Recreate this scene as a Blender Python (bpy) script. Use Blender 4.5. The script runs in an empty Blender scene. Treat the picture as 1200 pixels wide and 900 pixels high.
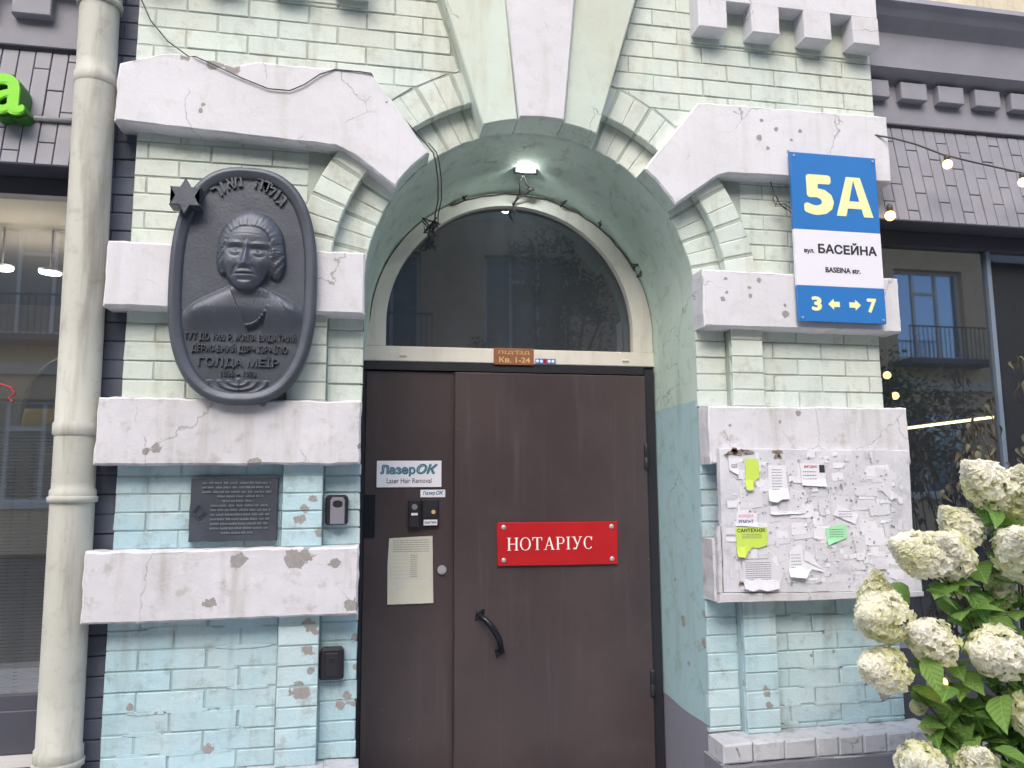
import bpy, bmesh, math, random
import numpy as np
from mathutils import Vector, Matrix, noise as mnoise

random.seed(7)
R = math.radians
SC = bpy.context.scene
COL = SC.collection

# ------------------------------------------------------------------ camera
cam_d = bpy.data.cameras.new('camera')
cam = bpy.data.objects.new('camera', cam_d)
COL.objects.link(cam)
YAW, PITCH, ROLL = R(10.70), R(7.39), R(-0.34)
fw = Vector((math.sin(YAW) * math.cos(PITCH), math.cos(YAW) * math.cos(PITCH), math.sin(PITCH)))
rt = Vector((math.cos(YAW), -math.sin(YAW), 0))
up = rt.cross(fw)
r2 = rt * math.cos(ROLL) + up * math.sin(ROLL)
u2 = up * math.cos(ROLL) - rt * math.sin(ROLL)
M = Matrix((r2, u2, -fw)).transposed().to_4x4()
M.translation = Vector((0, -3.3, 1.6))
cam.matrix_world = M
cam_d.sensor_width = 36
cam_d.lens = 900 / 1200 * 36
cam_d.clip_start = 0.05
cam_d.clip_end = 500
SC.camera = cam

# ------------------------------------------------------------------ world, sun, exposure
W = bpy.data.worlds.new('World')
SC.world = W
W.use_nodes = True
wn = W.node_tree
for n in list(wn.nodes):
    wn.nodes.remove(n)
sky = wn.nodes.new('ShaderNodeTexSky')
sky.sky_type = 'NISHITA'
sky.sun_disc = False
sky.sun_elevation = R(44)
sky.sun_rotation = R(200)
sky.air_density = 1.0
sky.dust_density = 4.0
sky.ozone_density = 1.0
bg = wn.nodes.new('ShaderNodeBackground')
bg.inputs[1].default_value = 0.15
wo = wn.nodes.new('ShaderNodeOutputWorld')
wn.links.new(sky.outputs[0], bg.inputs[0])
wn.links.new(bg.outputs[0], wo.inputs[0])
sd = bpy.data.lights.new('sun', 'SUN')
sd.energy = 0.8
sd.angle = R(70)
sd.color = (1.0, 0.99, 0.985)
sun = bpy.data.objects.new('sun', sd)
COL.objects.link(sun)
az, el = R(200), R(44)      # from the street, a little to the left of the entrance axis
sdir = Vector((math.sin(az) * math.cos(el), math.cos(az) * math.cos(el), math.sin(el)))
sun.rotation_euler = sdir.to_track_quat('Z', 'Y').to_euler()
sun.location = sdir * 30
SC.view_settings.view_transform = 'Standard'
SC.view_settings.look = 'None'
SC.view_settings.gamma = 1
SC.view_settings.exposure = 1.2
SC.cycles.use_denoising = True
SC.cycles.max_bounces = 6
SC.cycles.transparent_max_bounces = 12
SC.cycles.caustics_reflective = False
SC.cycles.caustics_refractive = False


# ------------------------------------------------------------------ helpers
def c(r, g, b):
    f = lambda v: (v / 255 / 12.92) if v / 255 <= 0.04045 else ((v / 255 + 0.055) / 1.055) ** 2.4
    return (f(r), f(g), f(b), 1)


class NT:
    def __init__(s, name):
        s.m = bpy.data.materials.new(name)
        s.m.use_nodes = True
        s.t = s.m.node_tree
        s.p = s.t.nodes['Principled BSDF']
        s.out = s.t.nodes['Material Output']

    def n(s, typ, ins=None, **kw):
        nd = s.t.nodes.new(typ)
        for k, v in kw.items():
            setattr(nd, k, v)
        for k, v in (ins or {}).items():
            s.put(nd.inputs[k], v)
        return nd

    def put(s, sock, v):
        if hasattr(v, 'node') and hasattr(v, 'is_output'):
            s.t.links.new(v, sock)
        elif hasattr(v, 'outputs'):
            s.t.links.new(v.outputs[0], sock)
        else:
            sock.default_value = v

    def math(s, op, a, b=0.0, clamp=False):
        return s.n('ShaderNodeMath', {0: a, 1: b}, operation=op, use_clamp=clamp)

    def ramp(s, v, lo, hi):
        return s.n('ShaderNodeMapRange', {0: v, 1: lo, 2: hi, 3: 0.0, 4: 1.0}, interpolation_type='SMOOTHSTEP')

    def mix(s, f, a, b, blend='MIX'):
        m = s.n('ShaderNodeMix', data_type='RGBA', blend_type=blend)
        s.put(m.inputs[0], f)
        s.put(m.inputs[6], a)
        s.put(m.inputs[7], b)
        return m.outputs[2]

    def noise(s, vec, scale, detail=4, rough=0.5, dist=0.0):
        return s.n('ShaderNodeTexNoise', {'Vector': vec, 'Scale': scale, 'Detail': detail, 'Roughness': rough, 'Distortion': dist}).outputs[0]


def plain(name, col, rough=0.6, metal=0.0, spec=0.5, bump=0.0, bscale=60, var=0.0):
    k = NT(name)
    k.put(k.p.inputs['Roughness'], rough)
    k.put(k.p.inputs['Metallic'], metal)
    k.put(k.p.inputs['Specular IOR Level'], spec)
    pos = k.n('ShaderNodeNewGeometry').outputs['Position']
    nz = k.noise(pos, bscale, 5, 0.6)
    if var:
        v = k.ramp(k.noise(pos, 5, 6, 0.6), 0.3, 0.7)
        dark = tuple(x * (1 - var) for x in col[:3]) + (1,)
        k.put(k.p.inputs['Base Color'], k.mix(v, dark, col))
    else:
        k.put(k.p.inputs['Base Color'], col)
    if bump:
        b = k.n('ShaderNodeBump', {'Strength': bump, 'Distance': 0.004, 'Height': nz})
        k.put(k.p.inputs['Normal'], b.outputs[0])
    return k.m


def weathered(name, col, col2, dirt, chipcol=(0.40, 0.385, 0.375, 1), rough=0.75, streak=0.35, blot=0.35, chip=0.70,
              crack=0.0, bump=0.5, spots=(), tint=0.05, zones=()):
    """painted brick or plaster: two tones, dirt streaks, blots, flaked patches, hairline cracks"""
    k = NT(name)
    pos = k.n('ShaderNodeNewGeometry').outputs['Position']
    base = k.mix(k.ramp(k.noise(pos, 2.3, 5, 0.55), 0.35, 0.65), col, col2)
    for (z0, zc, soft) in zones:      # a second coat painted below a wavy line
        sep = k.n('ShaderNodeSeparateXYZ', {0: pos})
        zz = k.math('ADD', sep.outputs[2], k.math('MULTIPLY', k.noise(pos, 3.0, 4), soft))
        base = k.mix(k.math('LESS_THAN', zz, z0 + soft * 0.5), base, zc)
    rnd = k.n('ShaderNodeObjectInfo').outputs['Random']
    tv = k.math('ADD', k.math('MULTIPLY', rnd, tint * 2), 1 - tint * 1.4)
    base = k.mix(1.0, base, k.n('ShaderNodeCombineColor', {0: tv, 1: tv, 2: tv}), 'MULTIPLY')
    st = k.n('ShaderNodeVectorMath', {0: pos, 1: (11, 11, 1.4)}, operation='MULTIPLY')
    s1 = k.math('MULTIPLY', k.ramp(k.noise(st, 1.0, 5, 0.6), 0.5, 0.74), streak)
    base = k.mix(s1, base, dirt)
    b1 = k.math('MULTIPLY', k.ramp(k.noise(pos, 12, 6, 0.66), 0.52, 0.72), blot)
    base = k.mix(b1, base, dirt)
    fine = k.noise(pos, 9, 6, 0.66, 0.5)
    mask = k.ramp(k.noise(pos, 1.3, 3), 0.42, 0.62)
    cf = k.ramp(k.math('MULTIPLY', fine, k.math('ADD', k.math('MULTIPLY', mask, 0.16), 0.86)), chip, chip + 0.012)
    wob = k.math('MULTIPLY', k.math('SUBTRACT', k.noise(pos, 34, 4, 0.65), 0.5), 0.085)
    for (x, y, z, r) in spots:
        d = k.n('ShaderNodeVectorMath', {0: pos, 1: (x, y, z)}, operation='DISTANCE').outputs['Value']
        hit = k.math('LESS_THAN', k.math('ADD', d, k.math('MULTIPLY', wob, min(1.0, r * 40))), r)
        cf = k.math('MAXIMUM', cf, hit)
    cc = k.mix(k.noise(pos, 55, 5), chipcol, tuple(v * 0.55 for v in chipcol[:3]) + (1,))
    base = k.mix(cf, base, cc)
    h = k.math('ADD', k.math('MULTIPLY', k.noise(pos, 85, 3, 0.6), 0.16), k.math('ADD', k.math('MULTIPLY', k.noise(pos, 15, 5, 0.5), 0.55), k.math('MULTIPLY', k.noise(pos, 3.5, 2), 1.4)))
    h = k.math('SUBTRACT', h, k.math('MULTIPLY', cf, 0.5))
    if crack:
        wv = k.n('ShaderNodeTexNoise', {'Vector': pos, 'Scale': 5.0, 'Detail': 6.0})
        wp = k.n('ShaderNodeVectorMath', {0: pos, 1: k.n('ShaderNodeVectorMath', {0: wv.outputs[1], 3: 0.22}, operation='SCALE').outputs[0]}, operation='ADD')
        vo = k.n('ShaderNodeTexVoronoi', {'Vector': wp, 'Scale': 2.6}, feature='DISTANCE_TO_EDGE').outputs[0]
        ck = k.math('MULTIPLY', k.math('LESS_THAN', vo, 0.0045), k.ramp(k.noise(pos, 2.1, 3), 0.5, 0.56))
        ck = k.math('MULTIPLY', ck, crack)
        base = k.mix(ck, base, (0.2, 0.19, 0.185, 1))
        h = k.math('SUBTRACT', h, k.math('MULTIPLY', ck, 0.4))
    k.put(k.p.inputs['Base Color'], base)
    k.put(k.p.inputs['Roughness'], rough)
    k.put(k.p.inputs['Specular IOR Level'], 0.3)
    b = k.n('ShaderNodeBump', {'Strength': bump, 'Distance': 0.012, 'Height': h})
    k.put(k.p.inputs['Normal'], b.outputs[0])
    return k.m


def emissive(name, col, strength):
    k = NT(name)
    k.put(k.p.inputs['Base Color'], col)
    k.put(k.p.inputs['Emission Color'], col)
    k.put(k.p.inputs['Emission Strength'], strength)
    return k.m


def glass(name, tint, refl, dust_haze=.05):
    k = NT(name)
    tr = k.n('ShaderNodeBsdfTransparent', {0: tint})
    gl = k.n('ShaderNodeBsdfGlossy', {'Color': (0.95, 0.97, 1, 1), 'Roughness': 0.02})
    lw = k.n('ShaderNodeFresnel', {'IOR': 1.5}).outputs[0]
    f = k.math('ADD', k.math('MULTIPLY', lw, 1.0), refl, True)
    mx = k.n('ShaderNodeMixShader', {0: f, 1: tr, 2: gl})
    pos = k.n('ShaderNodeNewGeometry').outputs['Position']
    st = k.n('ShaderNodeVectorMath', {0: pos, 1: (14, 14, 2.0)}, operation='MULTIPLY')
    df = k.math('ADD', k.math('MULTIPLY', k.noise(st, 1.0, 5, .6), dust_haze), dust_haze * .6)
    du = k.n('ShaderNodeBsdfDiffuse', {'Color': (.34, .39, .47, 1)})  # dust film with a bluish haze painted in, dulling the reflections
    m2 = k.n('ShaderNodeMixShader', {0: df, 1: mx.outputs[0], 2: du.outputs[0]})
    k.t.links.new(m2.outputs[0], k.out.inputs[0])
    return k.m


def set_props(o, label=None, cat=None, group=None, kind=None):
    for key, v in (('label', label), ('category', cat), ('group', group), ('kind', kind)):
        if v:
            o[key] = v
    return o


def thing(name, label, cat, loc=(0, 0, 0), group=None):
    o = bpy.data.objects.new(name, None)
    o.empty_display_size = 0.1
    COL.objects.link(o)
    o.location = loc
    return set_props(o, label, cat, group)


def attach(o, parent):
    if parent is not None:
        o.parent = parent
        base = parent
        off = Vector((0, 0, 0))
        while base is not None:
            off += base.location if base.type == 'EMPTY' else Vector((0, 0, 0))
            base = base.parent
        o.matrix_parent_inverse = Matrix.Translation(-off)
        # parts that are meshes keep their own origin at the world origin, so only the Empty's offset counts
        if parent.type != 'EMPTY':
            o.matrix_parent_inverse = Matrix.Identity(4)
    return o


def mobj(name, me, mat, parent=None):
    o = bpy.data.objects.new(name, me)
    if mat is not None and not me.materials:
        me.materials.append(mat)
    COL.objects.link(o)
    return attach(o, parent)


def tidy(poly, eps=0.004):
    out = []
    for p in poly:
        if not out or math.hypot(p[0] - out[-1][0], p[1] - out[-1][1]) > eps:
            out.append(p)
    while len(out) > 2 and math.hypot(out[0][0] - out[-1][0], out[0][1] - out[-1][1]) <= eps:
        out.pop()
    return out


def area(poly):
    return 0.5 * sum(a[0] * b[1] - b[0] * a[1] for a, b in zip(poly, poly[1:] + poly[:1]))


def inset(poly, b):
    n = len(poly)
    out = []
    for i in range(n):
        p0, p1, p2 = Vector(poly[i - 1]), Vector(poly[i]), Vector(poly[(i + 1) % n])
        d1, d2 = (p1 - p0).normalized(), (p2 - p1).normalized()
        n1, n2 = Vector((-d1.y, d1.x)), Vector((-d2.y, d2.x))
        m = n1 + n2
        if m.length < 1e-6:
            m = n1
        m = m / max(m.length, 1e-6)
        k = b / max(m.dot(n1), 0.4)
        out.append((p1.x + m.x * k, p1.y + m.y * k))
    return out


class MB:
    """collects shapes, then links them as ONE mesh object"""

    def __init__(s):
        s.bm = bmesh.new()

    def box(s, x0, x1, y0, y1, z0, z1):
        v = [s.bm.verts.new(p) for p in ((x0, y0, z0), (x1, y0, z0), (x1, y1, z0), (x0, y1, z0), (x0, y0, z1), (x1, y0, z1), (x1, y1, z1), (x0, y1, z1))]
        for f in ((0, 3, 2, 1), (4, 5, 6, 7), (0, 1, 5, 4), (1, 2, 6, 5), (2, 3, 7, 6), (3, 0, 4, 7)):
            s.bm.faces.new([v[i] for i in f])
        return s

    def prism(s, poly, yf, yb, bev=0.0, jit=0.0, back=False, rng=random):
        """outline in the facade plane (x, z), front at yf, back at yb (yf < yb: the front looks to the street)"""
        if area(poly) < 0:
            poly = poly[::-1]
        n = len(poly)
        J = lambda a: rng.uniform(-a, a) if a else 0.0
        rings = [[s.bm.verts.new((x, yb, z)) for x, z in poly]]
        if bev:
            rings.append([s.bm.verts.new((x + J(jit * .5), yf + bev, z + J(jit * .5))) for x, z in poly])
            rings.append([s.bm.verts.new((x, yf + J(jit * .4), z)) for x, z in inset(poly, bev)])
        else:
            rings.append([s.bm.verts.new((x, yf, z)) for x, z in poly])
        for a, b in zip(rings, rings[1:]):
            for i in range(n):
                j = (i + 1) % n
                s.bm.faces.new((a[i], a[j], b[j], b[i]))
        s.bm.faces.new(rings[-1])
        if back:
            s.bm.faces.new(rings[0][::-1])
        return s

    def tube(s, pts, r, seg=8, cap=True):
        pts = [Vector(p) for p in pts]
        rr = r if isinstance(r, (list, tuple)) else [r] * len(pts)
        prev = None
        ref = Vector((0.13, 0.21, 0.97))
        for i, p in enumerate(pts):
            d = (pts[min(i + 1, len(pts) - 1)] - pts[max(i - 1, 0)]).normalized()
            if abs(d.dot(ref)) > 0.9:
                a = d.cross(Vector((1, 0.1, 0))).normalized()
            else:
                a = d.cross(ref).normalized()
            b = d.cross(a)
            ring = [s.bm.verts.new(p + (a * math.cos(t) + b * math.sin(t)) * rr[i]) for t in (2 * math.pi * q / seg for q in range(seg))]
            if prev:
                for q in range(seg):
                    s.bm.faces.new((prev[q], prev[(q + 1) % seg], ring[(q + 1) % seg], ring[q]))
            elif cap:
                s.bm.faces.new(ring[::-1])
            prev = ring
        if cap:
            s.bm.faces.new(prev)
        return s

    def lathe(s, prof, cx, cy, seg=32, cap=True):
        """prof: (radius, z) from bottom to top, about a vertical axis"""
        prev = None
        for (r, z) in prof:
            ring = [s.bm.verts.new((cx + r * math.cos(t), cy + r * math.sin(t), z)) for t in (2 * math.pi * q / seg for q in range(seg))]
            if prev:
                for q in range(seg):
                    s.bm.faces.new((prev[q], prev[(q + 1) % seg], ring[(q + 1) % seg], ring[q]))
            elif cap:
                s.bm.faces.new(ring[::-1])
            prev = ring
        if cap:
            s.bm.faces.new(prev)
        return s

    def ball(s, p, r, seg=10, rings=6, sq=(1, 1, 1)):
        rows = []
        for i in range(rings + 1):
            t = math.pi * i / rings
            rows.append([s.bm.verts.new((p[0] + r * sq[0] * math.sin(t) * math.cos(a), p[1] + r * sq[1] * math.sin(t) * math.sin(a), p[2] + r * sq[2] * math.cos(t)))
                         for a in (2 * math.pi * q / seg for q in range(seg))])
        for a, b in zip(rows, rows[1:]):
            for q in range(seg):
                s.bm.faces.new((a[q], b[q], b[(q + 1) % seg], a[(q + 1) % seg]))
        return s

    def poly3(s, pts):
        s.bm.faces.new([s.bm.verts.new(p) for p in pts])
        return s

    def build(s, name, mat, parent=None, smooth=False, tri=False, recalc=False):
        if tri:
            bmesh.ops.triangulate(s.bm, faces=[f for f in s.bm.faces if len(f.verts) > 4])
        if recalc:
            bmesh.ops.recalc_face_normals(s.bm, faces=s.bm.faces)
        me = bpy.data.meshes.new(name)
        s.bm.to_mesh(me)
        s.bm.free()
        if smooth:
            me.polygons.foreach_set('use_smooth', [True] * len(me.polygons))
        return mobj(name, me, mat, parent)


def arc(cx, cz, r, a0, a1, n):
    return [(cx + r * math.cos(R(a0 + (a1 - a0) * i / n)), cz + r * math.sin(R(a0 + (a1 - a0) * i / n))) for i in range(n + 1)]


def rect(x0, x1, z0, z1):
    return [(x0, z0), (x1, z0), (x1, z1), (x0, z1)]


def clip(poly, p, n):
    """keep the part of the outline with (q - p) . n >= 0"""
    out = []
    for a, b in zip(poly, poly[1:] + poly[:1]):
        da = (a[0] - p[0]) * n[0] + (a[1] - p[1]) * n[1]
        db = (b[0] - p[0]) * n[0] + (b[1] - p[1]) * n[1]
        if da >= 0:
            out.append(a)
        if (da >= 0) != (db >= 0):
            t = da / (da - db)
            out.append((a[0] + (b[0] - a[0]) * t, a[1] + (b[1] - a[1]) * t))
    return out


def text_mesh(name, body, x0, x1, z0, z1, yf, depth=0.0012, bold=0.0, shear=0.0, keep=False, spacing=1.0, res=3):
    """lettering stretched to the box x0..x1, z0..z1 on the facade, its face at yf"""
    cu = bpy.data.curves.new('lettering', 'FONT')
    cu.body = body
    cu.size = 1
    cu.resolution_u = res
    cu.shear = shear
    cu.extrude = 1
    cu.space_character = spacing
    tmp = bpy.data.objects.new('lettering', cu)
    COL.objects.link(tmp)
    bpy.context.view_layer.update()
    me = bpy.data.meshes.new_from_object(tmp)
    me.name = name
    bpy.data.objects.remove(tmp)
    bpy.data.curves.remove(cu)
    n = len(me.vertices)
    co = np.empty(n * 3, dtype=np.float32)
    me.vertices.foreach_get('co', co)
    co = co.reshape(-1, 3)
    mn, mx = co.min(0), co.max(0)
    sx = (x1 - x0) / max(mx[0] - mn[0], 1e-6)
    sz = (z1 - z0) / max(mx[1] - mn[1], 1e-6)
    if keep:
        sx = sz
    out = np.empty_like(co)
    out[:, 0] = x0 + (co[:, 0] - mn[0]) * sx
    out[:, 2] = z0 + (co[:, 1] - mn[1]) * sz
    out[:, 1] = yf + (1 - co[:, 2]) * 0.5 * depth
    me.vertices.foreach_set('co', out.ravel())
    me.materials.clear()
    me.update()
    if bold:
        b_ = bmesh.new()
        for q, (dx, dz) in enumerate((*[(math.cos(t * math.pi / 8), math.sin(t * math.pi / 8)) for t in range(16)], *[(.5 * math.cos(t * math.pi / 3), .5 * math.sin(t * math.pi / 3)) for t in range(6)])):
            k0 = len(b_.verts)
            b_.from_mesh(me)
            b_.verts.ensure_lookup_table()
            for v in b_.verts[k0:]:
                v.co += Vector((dx * bold * sx, q * depth * .015, dz * bold * sz))
        # fit the thickened letters back into their box
        fx, fz = (x1 - x0) / (x1 - x0 + 2 * bold * sx), (z1 - z0) / (z1 - z0 + 2 * bold * sz)
        for v in b_.verts:
            v.co.x = (v.co.x - (x0 + x1) / 2) * fx + (x0 + x1) / 2 if not keep else v.co.x
            v.co.z = (v.co.z - (z0 + z1) / 2) * fz + (z0 + z1) / 2 if not keep else v.co.z
        b_.to_mesh(me)
        b_.free()
        me.update()
    return me


def put_text(name, body, x0, x1, z0, z1, yf, mat, parent, **kw):
    return mobj(name, text_mesh(name, body, x0, x1, z0, z1, yf, **kw), mat, parent)


# ------------------------------------------------------------------ materials
MINT_CHIPS = []
AQUA_CHIPS = [(-.215, .05, 1.03, .028), (-.222, .05, .93, .024), (-.21, .05, .85, .016), (-.25, .05, .77, .036), (-.19, .05, 1.0, .012),
              (-.06, .11, .72, .022), (-.09, .11, .70, .02), (-.035, .11, .96, .014), (-.03, .11, .84, .012), (-.04, .11, .70, .014),
              (-.25, .05, 1.50, .018), (-.265, .05, 1.46, .02), (-.22, .05, 1.545, .016), (-.185, .05, 1.40, .018),
              (1.70, .09, .86, .02), (1.715, .09, .70, .026), (1.80, .05, .66, .022), (1.81, .05, .60, .018), (2.42, .09, .60, .026),
              (2.05, .09, .80, .009), (2.17, .09, .81, .008), (2.12, .09, .90, .009), (2.33, .09, .66, .010), (2.2, .09, .74, .008),
              (-.9, .09, .73, .014), (-.6, .09, .56, .02)]
MAT = {}
MAT['mint'] = weathered('mint_painted_brick', c(204, 217, 211), c(209, 217, 208), c(150, 148, 130), streak=.40, blot=.38, chip=.725, bump=.7)
MAT['mint_joint'] = weathered('mint_painted_joint', c(176, 188, 180), c(164, 174, 164), c(130, 130, 116), streak=.4, blot=.4, chip=.9, bump=.6)
MAT['aqua'] = weathered('aqua_painted_brick', c(174, 206, 216), c(190, 211, 216), c(128, 134, 128), streak=.40, blot=.52, chip=.71, bump=.95, spots=AQUA_CHIPS)
MAT['aqua_joint'] = weathered('aqua_painted_joint', c(168, 192, 197), c(158, 178, 180), c(116, 122, 118), streak=.4, blot=.4, chip=.8, bump=.6)
MAT['white'] = weathered('white_painted_plaster', c(214, 215, 221), c(208, 209, 214), c(172, 167, 156), streak=.26, blot=.26, chip=.745, crack=.6, bump=.6, rough=.8,
                         spots=[(-.68, 0, 3.415, .035), (-.60, 0, 3.40, .03), (-.80, 0, 3.43, .02), (-.725, 0, 3.19, .010), (-.715, 0, 3.22, .008),
                                (.06, 0, 3.30, .006), (1.885, 0, 3.37, .009), (1.87, 0, 3.28, .014), (1.91, 0, 3.23, .009), (1.96, 0, 3.33, .01), (2.04, 0, 3.28, .009),
                                (2.09, 0, 3.33, .009), (2.02, 0, 3.22, .009), (1.66, 0, 2.56, .011), (1.83, 0, 2.56, .012), (1.66, 0, 2.49, .009), (1.78, 0, 2.52, .010),
                                (1.64, 0, 2.46, .011), (1.78, 0, 2.48, .009), (1.96, 0, 2.40, .016), (1.96, 0, 2.44, .008), (1.70, -.05, 3.9, .006), (.80, -.09, 3.62, .006)])
MAT['worn'] = weathered('worn_white_plaster', c(212, 212, 218), c(199, 199, 203), c(156, 150, 142), streak=.42, blot=.55, chip=.70, crack=.45, bump=.75, rough=.85,
                        spots=[(-.50, 0, 1.30, .03), (-.28, 0, 1.30, .04), (-.24, 0, 1.315, .03), (-.12, 0, 1.28, .022), (-.6, 0, 1.14, .022), (-.05, 0, 1.11, .024),
                               (-.83, 0, 1.75, .018), (-.87, 0, 1.735, .014), (-.45, 0, 1.69, .022), (-.43, 0, 1.94, .014), (-.03, 0, 1.76, .012),
                               (1.65, 0, 1.86, .006), (2.0, 0, 1.92, .012), (1.9, 0, 1.88, .008), (1.58, 0, 1.35, .03), (1.57, 0, 1.42, .02)])
MAT['keystone'] = weathered('mint_plaster', c(200, 214, 205), c(196, 205, 192), c(172, 164, 140), streak=.35, blot=.22, chip=.77, crack=.6, bump=.35, rough=.8)
MAT['reveal'] = weathered('reveal_plaster', c(200, 217, 207), c(190, 210, 198), c(132, 142, 120), streak=.30, blot=.42, chip=.75, crack=.5, bump=.35, rough=.8,
                          zones=[(1.985, c(166, 198, 203), .06), (.52, c(132, 132, 144), .06)],
                          spots=[(1.53, .35, .93, .024), (1.53, .30, .74, .014), (1.53, .42, 1.12, .010), (1.54, .14, .86, .02), (1.54, .13, 1.0, .016)])
MAT['plinth'] = weathered('whitewashed_plinth', c(196, 198, 204), c(182, 184, 190), c(110, 106, 104), streak=.5, blot=.5, chip=.68, crack=.6, bump=.9,
                          zones=[(.395, c(122, 124, 134), .05)])
MAT['grey'] = plain('grey_painted_render', c(146, 147, 158), .7, bump=.25, var=.12)
MAT['grey_tile'] = plain('grey_facing_tile', c(142, 143, 153), .62, bump=.2, bscale=40, var=.14)
MAT['grey_dark'] = plain('dark_grey_metal', c(74, 76, 88), .55, bump=.1, var=.1)
MAT['slate'] = plain('slate_painted_brick', c(112, 119, 136), .75, bump=.6, bscale=50, var=.16)
MAT['slate_joint'] = plain('slate_joint', c(74, 79, 92), .85, bump=.4)
MAT['cream_wall'] = weathered('cream_peeling_render', c(216, 212, 190), c(200, 192, 170), c(150, 138, 118), streak=.4, blot=.45, chip=.68, crack=.9, bump=.8)
MAT['pipe'] = weathered('cream_painted_steel', c(192, 193, 184), c(184, 185, 176), c(112, 106, 92), streak=.55, blot=.30, chip=.755, bump=.22, rough=.55, tint=0,
                        spots=[(-1.16, .045, 2.13, .022), (-1.13, .05, 2.13, .018), (-1.19, .05, 2.13, .012)])


def door_paint():
    k = NT('brown_painted_steel')
    pos = k.n('ShaderNodeNewGeometry').outputs['Position']
    base = k.mix(k.ramp(k.noise(pos, 1.6, 5, .6), .3, .7), c(63, 54, 57), c(76, 65, 67))
    fade = k.math('MULTIPLY', k.ramp(k.noise(pos, 6, 6, .7), .55, .75), .35)
    base = k.mix(fade, base, c(86, 76, 78))
    speck = k.math('GREATER_THAN', k.noise(pos, 70, 2, .5), .775)
    base = k.mix(k.math('MULTIPLY', speck, .5), base, c(150, 142, 138))
    st = k.n('ShaderNodeVectorMath', {0: pos, 1: (60, 60, 9)}, operation='MULTIPLY')
    scr = k.math('MULTIPLY', k.math('GREATER_THAN', k.noise(st, 1.0, 3, .6), .76), .45)
    base = k.mix(scr, base, c(134, 122, 120))
    k.put(k.p.inputs['Base Color'], base)
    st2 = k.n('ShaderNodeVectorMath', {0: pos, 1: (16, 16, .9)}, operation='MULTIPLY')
    sheen_streak = k.math('MULTIPLY', k.ramp(k.noise(st2, 1.0, 6, .65), .52, .78), .30)  # streaky sheen painted into the door colour as pale vertical streaks
    base = k.mix(sheen_streak, base, c(112, 104, 108))
    k.put(k.p.inputs['Base Color'], base)
    k.put(k.p.inputs['Roughness'], k.math('ADD', k.math('MULTIPLY', k.noise(pos, 4, 5, .6), .25), .20))
    k.put(k.p.inputs['Specular IOR Level'], .7)
    h = k.math('ADD', k.noise(pos, 3.0, 2), k.math('MULTIPLY', k.noise(pos, 160, 3), .03))
    k.put(k.p.inputs['Normal'], k.n('ShaderNodeBump', {'Strength': .25, 'Distance': .01, 'Height': h}).outputs[0])
    return k.m


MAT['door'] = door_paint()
MAT['door_dark'] = plain('dark_painted_steel', c(40, 41, 49), .42, bump=.08, bscale=120, var=.15)
MAT['black'] = plain('black_plastic', c(30, 31, 36), .45)
MAT['dark_steel'] = plain('dark_bare_steel', c(52, 54, 62), .35, metal=.8)
MAT['chrome'] = plain('brushed_steel', c(196, 196, 198), .35, metal=.5)
MAT['frame_cream'] = weathered('cream_window_frame', c(222, 219, 210), c(214, 211, 202), c(160, 156, 144), streak=.25, blot=.2, chip=.8, bump=.15, rough=.5, tint=0)
MAT['bronze'] = plain('dark_patinated_bronze', c(84, 90, 101), .44, metal=.35, spec=.5, bump=.35, bscale=70, var=.28)
MAT['bronze_light'] = plain('rubbed_bronze', c(128, 134, 144), .5, metal=.2, var=.2)
MAT['hall'] = plain('dark_interior', c(56, 58, 64), .9)
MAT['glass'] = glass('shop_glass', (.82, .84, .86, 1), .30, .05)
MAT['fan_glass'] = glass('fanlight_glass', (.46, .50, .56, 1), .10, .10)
MAT['sign_blue'] = plain('blue_sign_enamel', c(48, 118, 190), .35, var=.04)
MAT['sign_white'] = plain('white_sign_enamel', c(226, 226, 236), .4)
MAT['sign_yellow'] = plain('pale_yellow_print', c(236, 240, 178), .45)
MAT['ink'] = plain('dark_print', c(46, 46, 56), .7)
MAT['ink_grey'] = plain('faded_print', c(112, 112, 120), .8)
MAT['ink_pale'] = plain('washed_out_print', c(150, 150, 160), .9)
MAT['red'] = plain('red_acrylic', c(184, 36, 42), .26, spec=.5, var=.12)
MAT['white_print'] = plain('white_print', c(238, 236, 230), .5)
MAT['paper'] = plain('white_paper', c(224, 225, 233), .85, bump=.2, bscale=30)
MAT['paper_grey'] = plain('greyed_paper', c(210, 211, 219), .9, bump=.2, bscale=30)
MAT['paper_old'] = plain('yellowed_paper', c(204, 203, 189), .85, bump=.2, bscale=30, var=.08)
MAT['lime_paper'] = plain('lime_paper', c(196, 222, 92), .8)
MAT['green_paper'] = plain('mint_paper', c(160, 226, 176), .8)
MAT['teal_print'] = plain('teal_print', c(40, 108, 128), .6)
MAT['red_print'] = plain('red_print', c(190, 60, 70), .7)
MAT['pink_print'] = plain('pink_print', c(224, 140, 178), .7)
MAT['purple_print'] = plain('purple_print', c(104, 92, 150), .7)
MAT['board'] = weathered('pasted_board', c(222, 223, 230), c(206, 207, 216), c(158, 156, 158), streak=.2, blot=.5, chip=.72, bump=.7, chipcol=(.36, .35, .36, 1))
MAT['wood'] = plain('bare_wood', c(150, 136, 118), .85, bump=.5, var=.3)
MAT['brown_plate'] = plain('brown_number_plate', c(150, 96, 66), .6, bump=.2, var=.3)
MAT['tan_print'] = plain('tan_print', c(206, 176, 120), .6)
MAT['grey_plastic'] = plain('grey_plastic', c(124, 124, 134), .5)
MAT['green_face'] = plain('lime_acrylic', c(126, 214, 34), .4)
MAT['green_side'] = plain('dark_green_acrylic', c(46, 106, 34), .5)
MAT['cable'] = plain('black_cable', c(78, 75, 74), .6)
MAT['lamp'] = emissive('lit_lamp_lens', (1, .98, .92, 1), 14)
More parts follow.
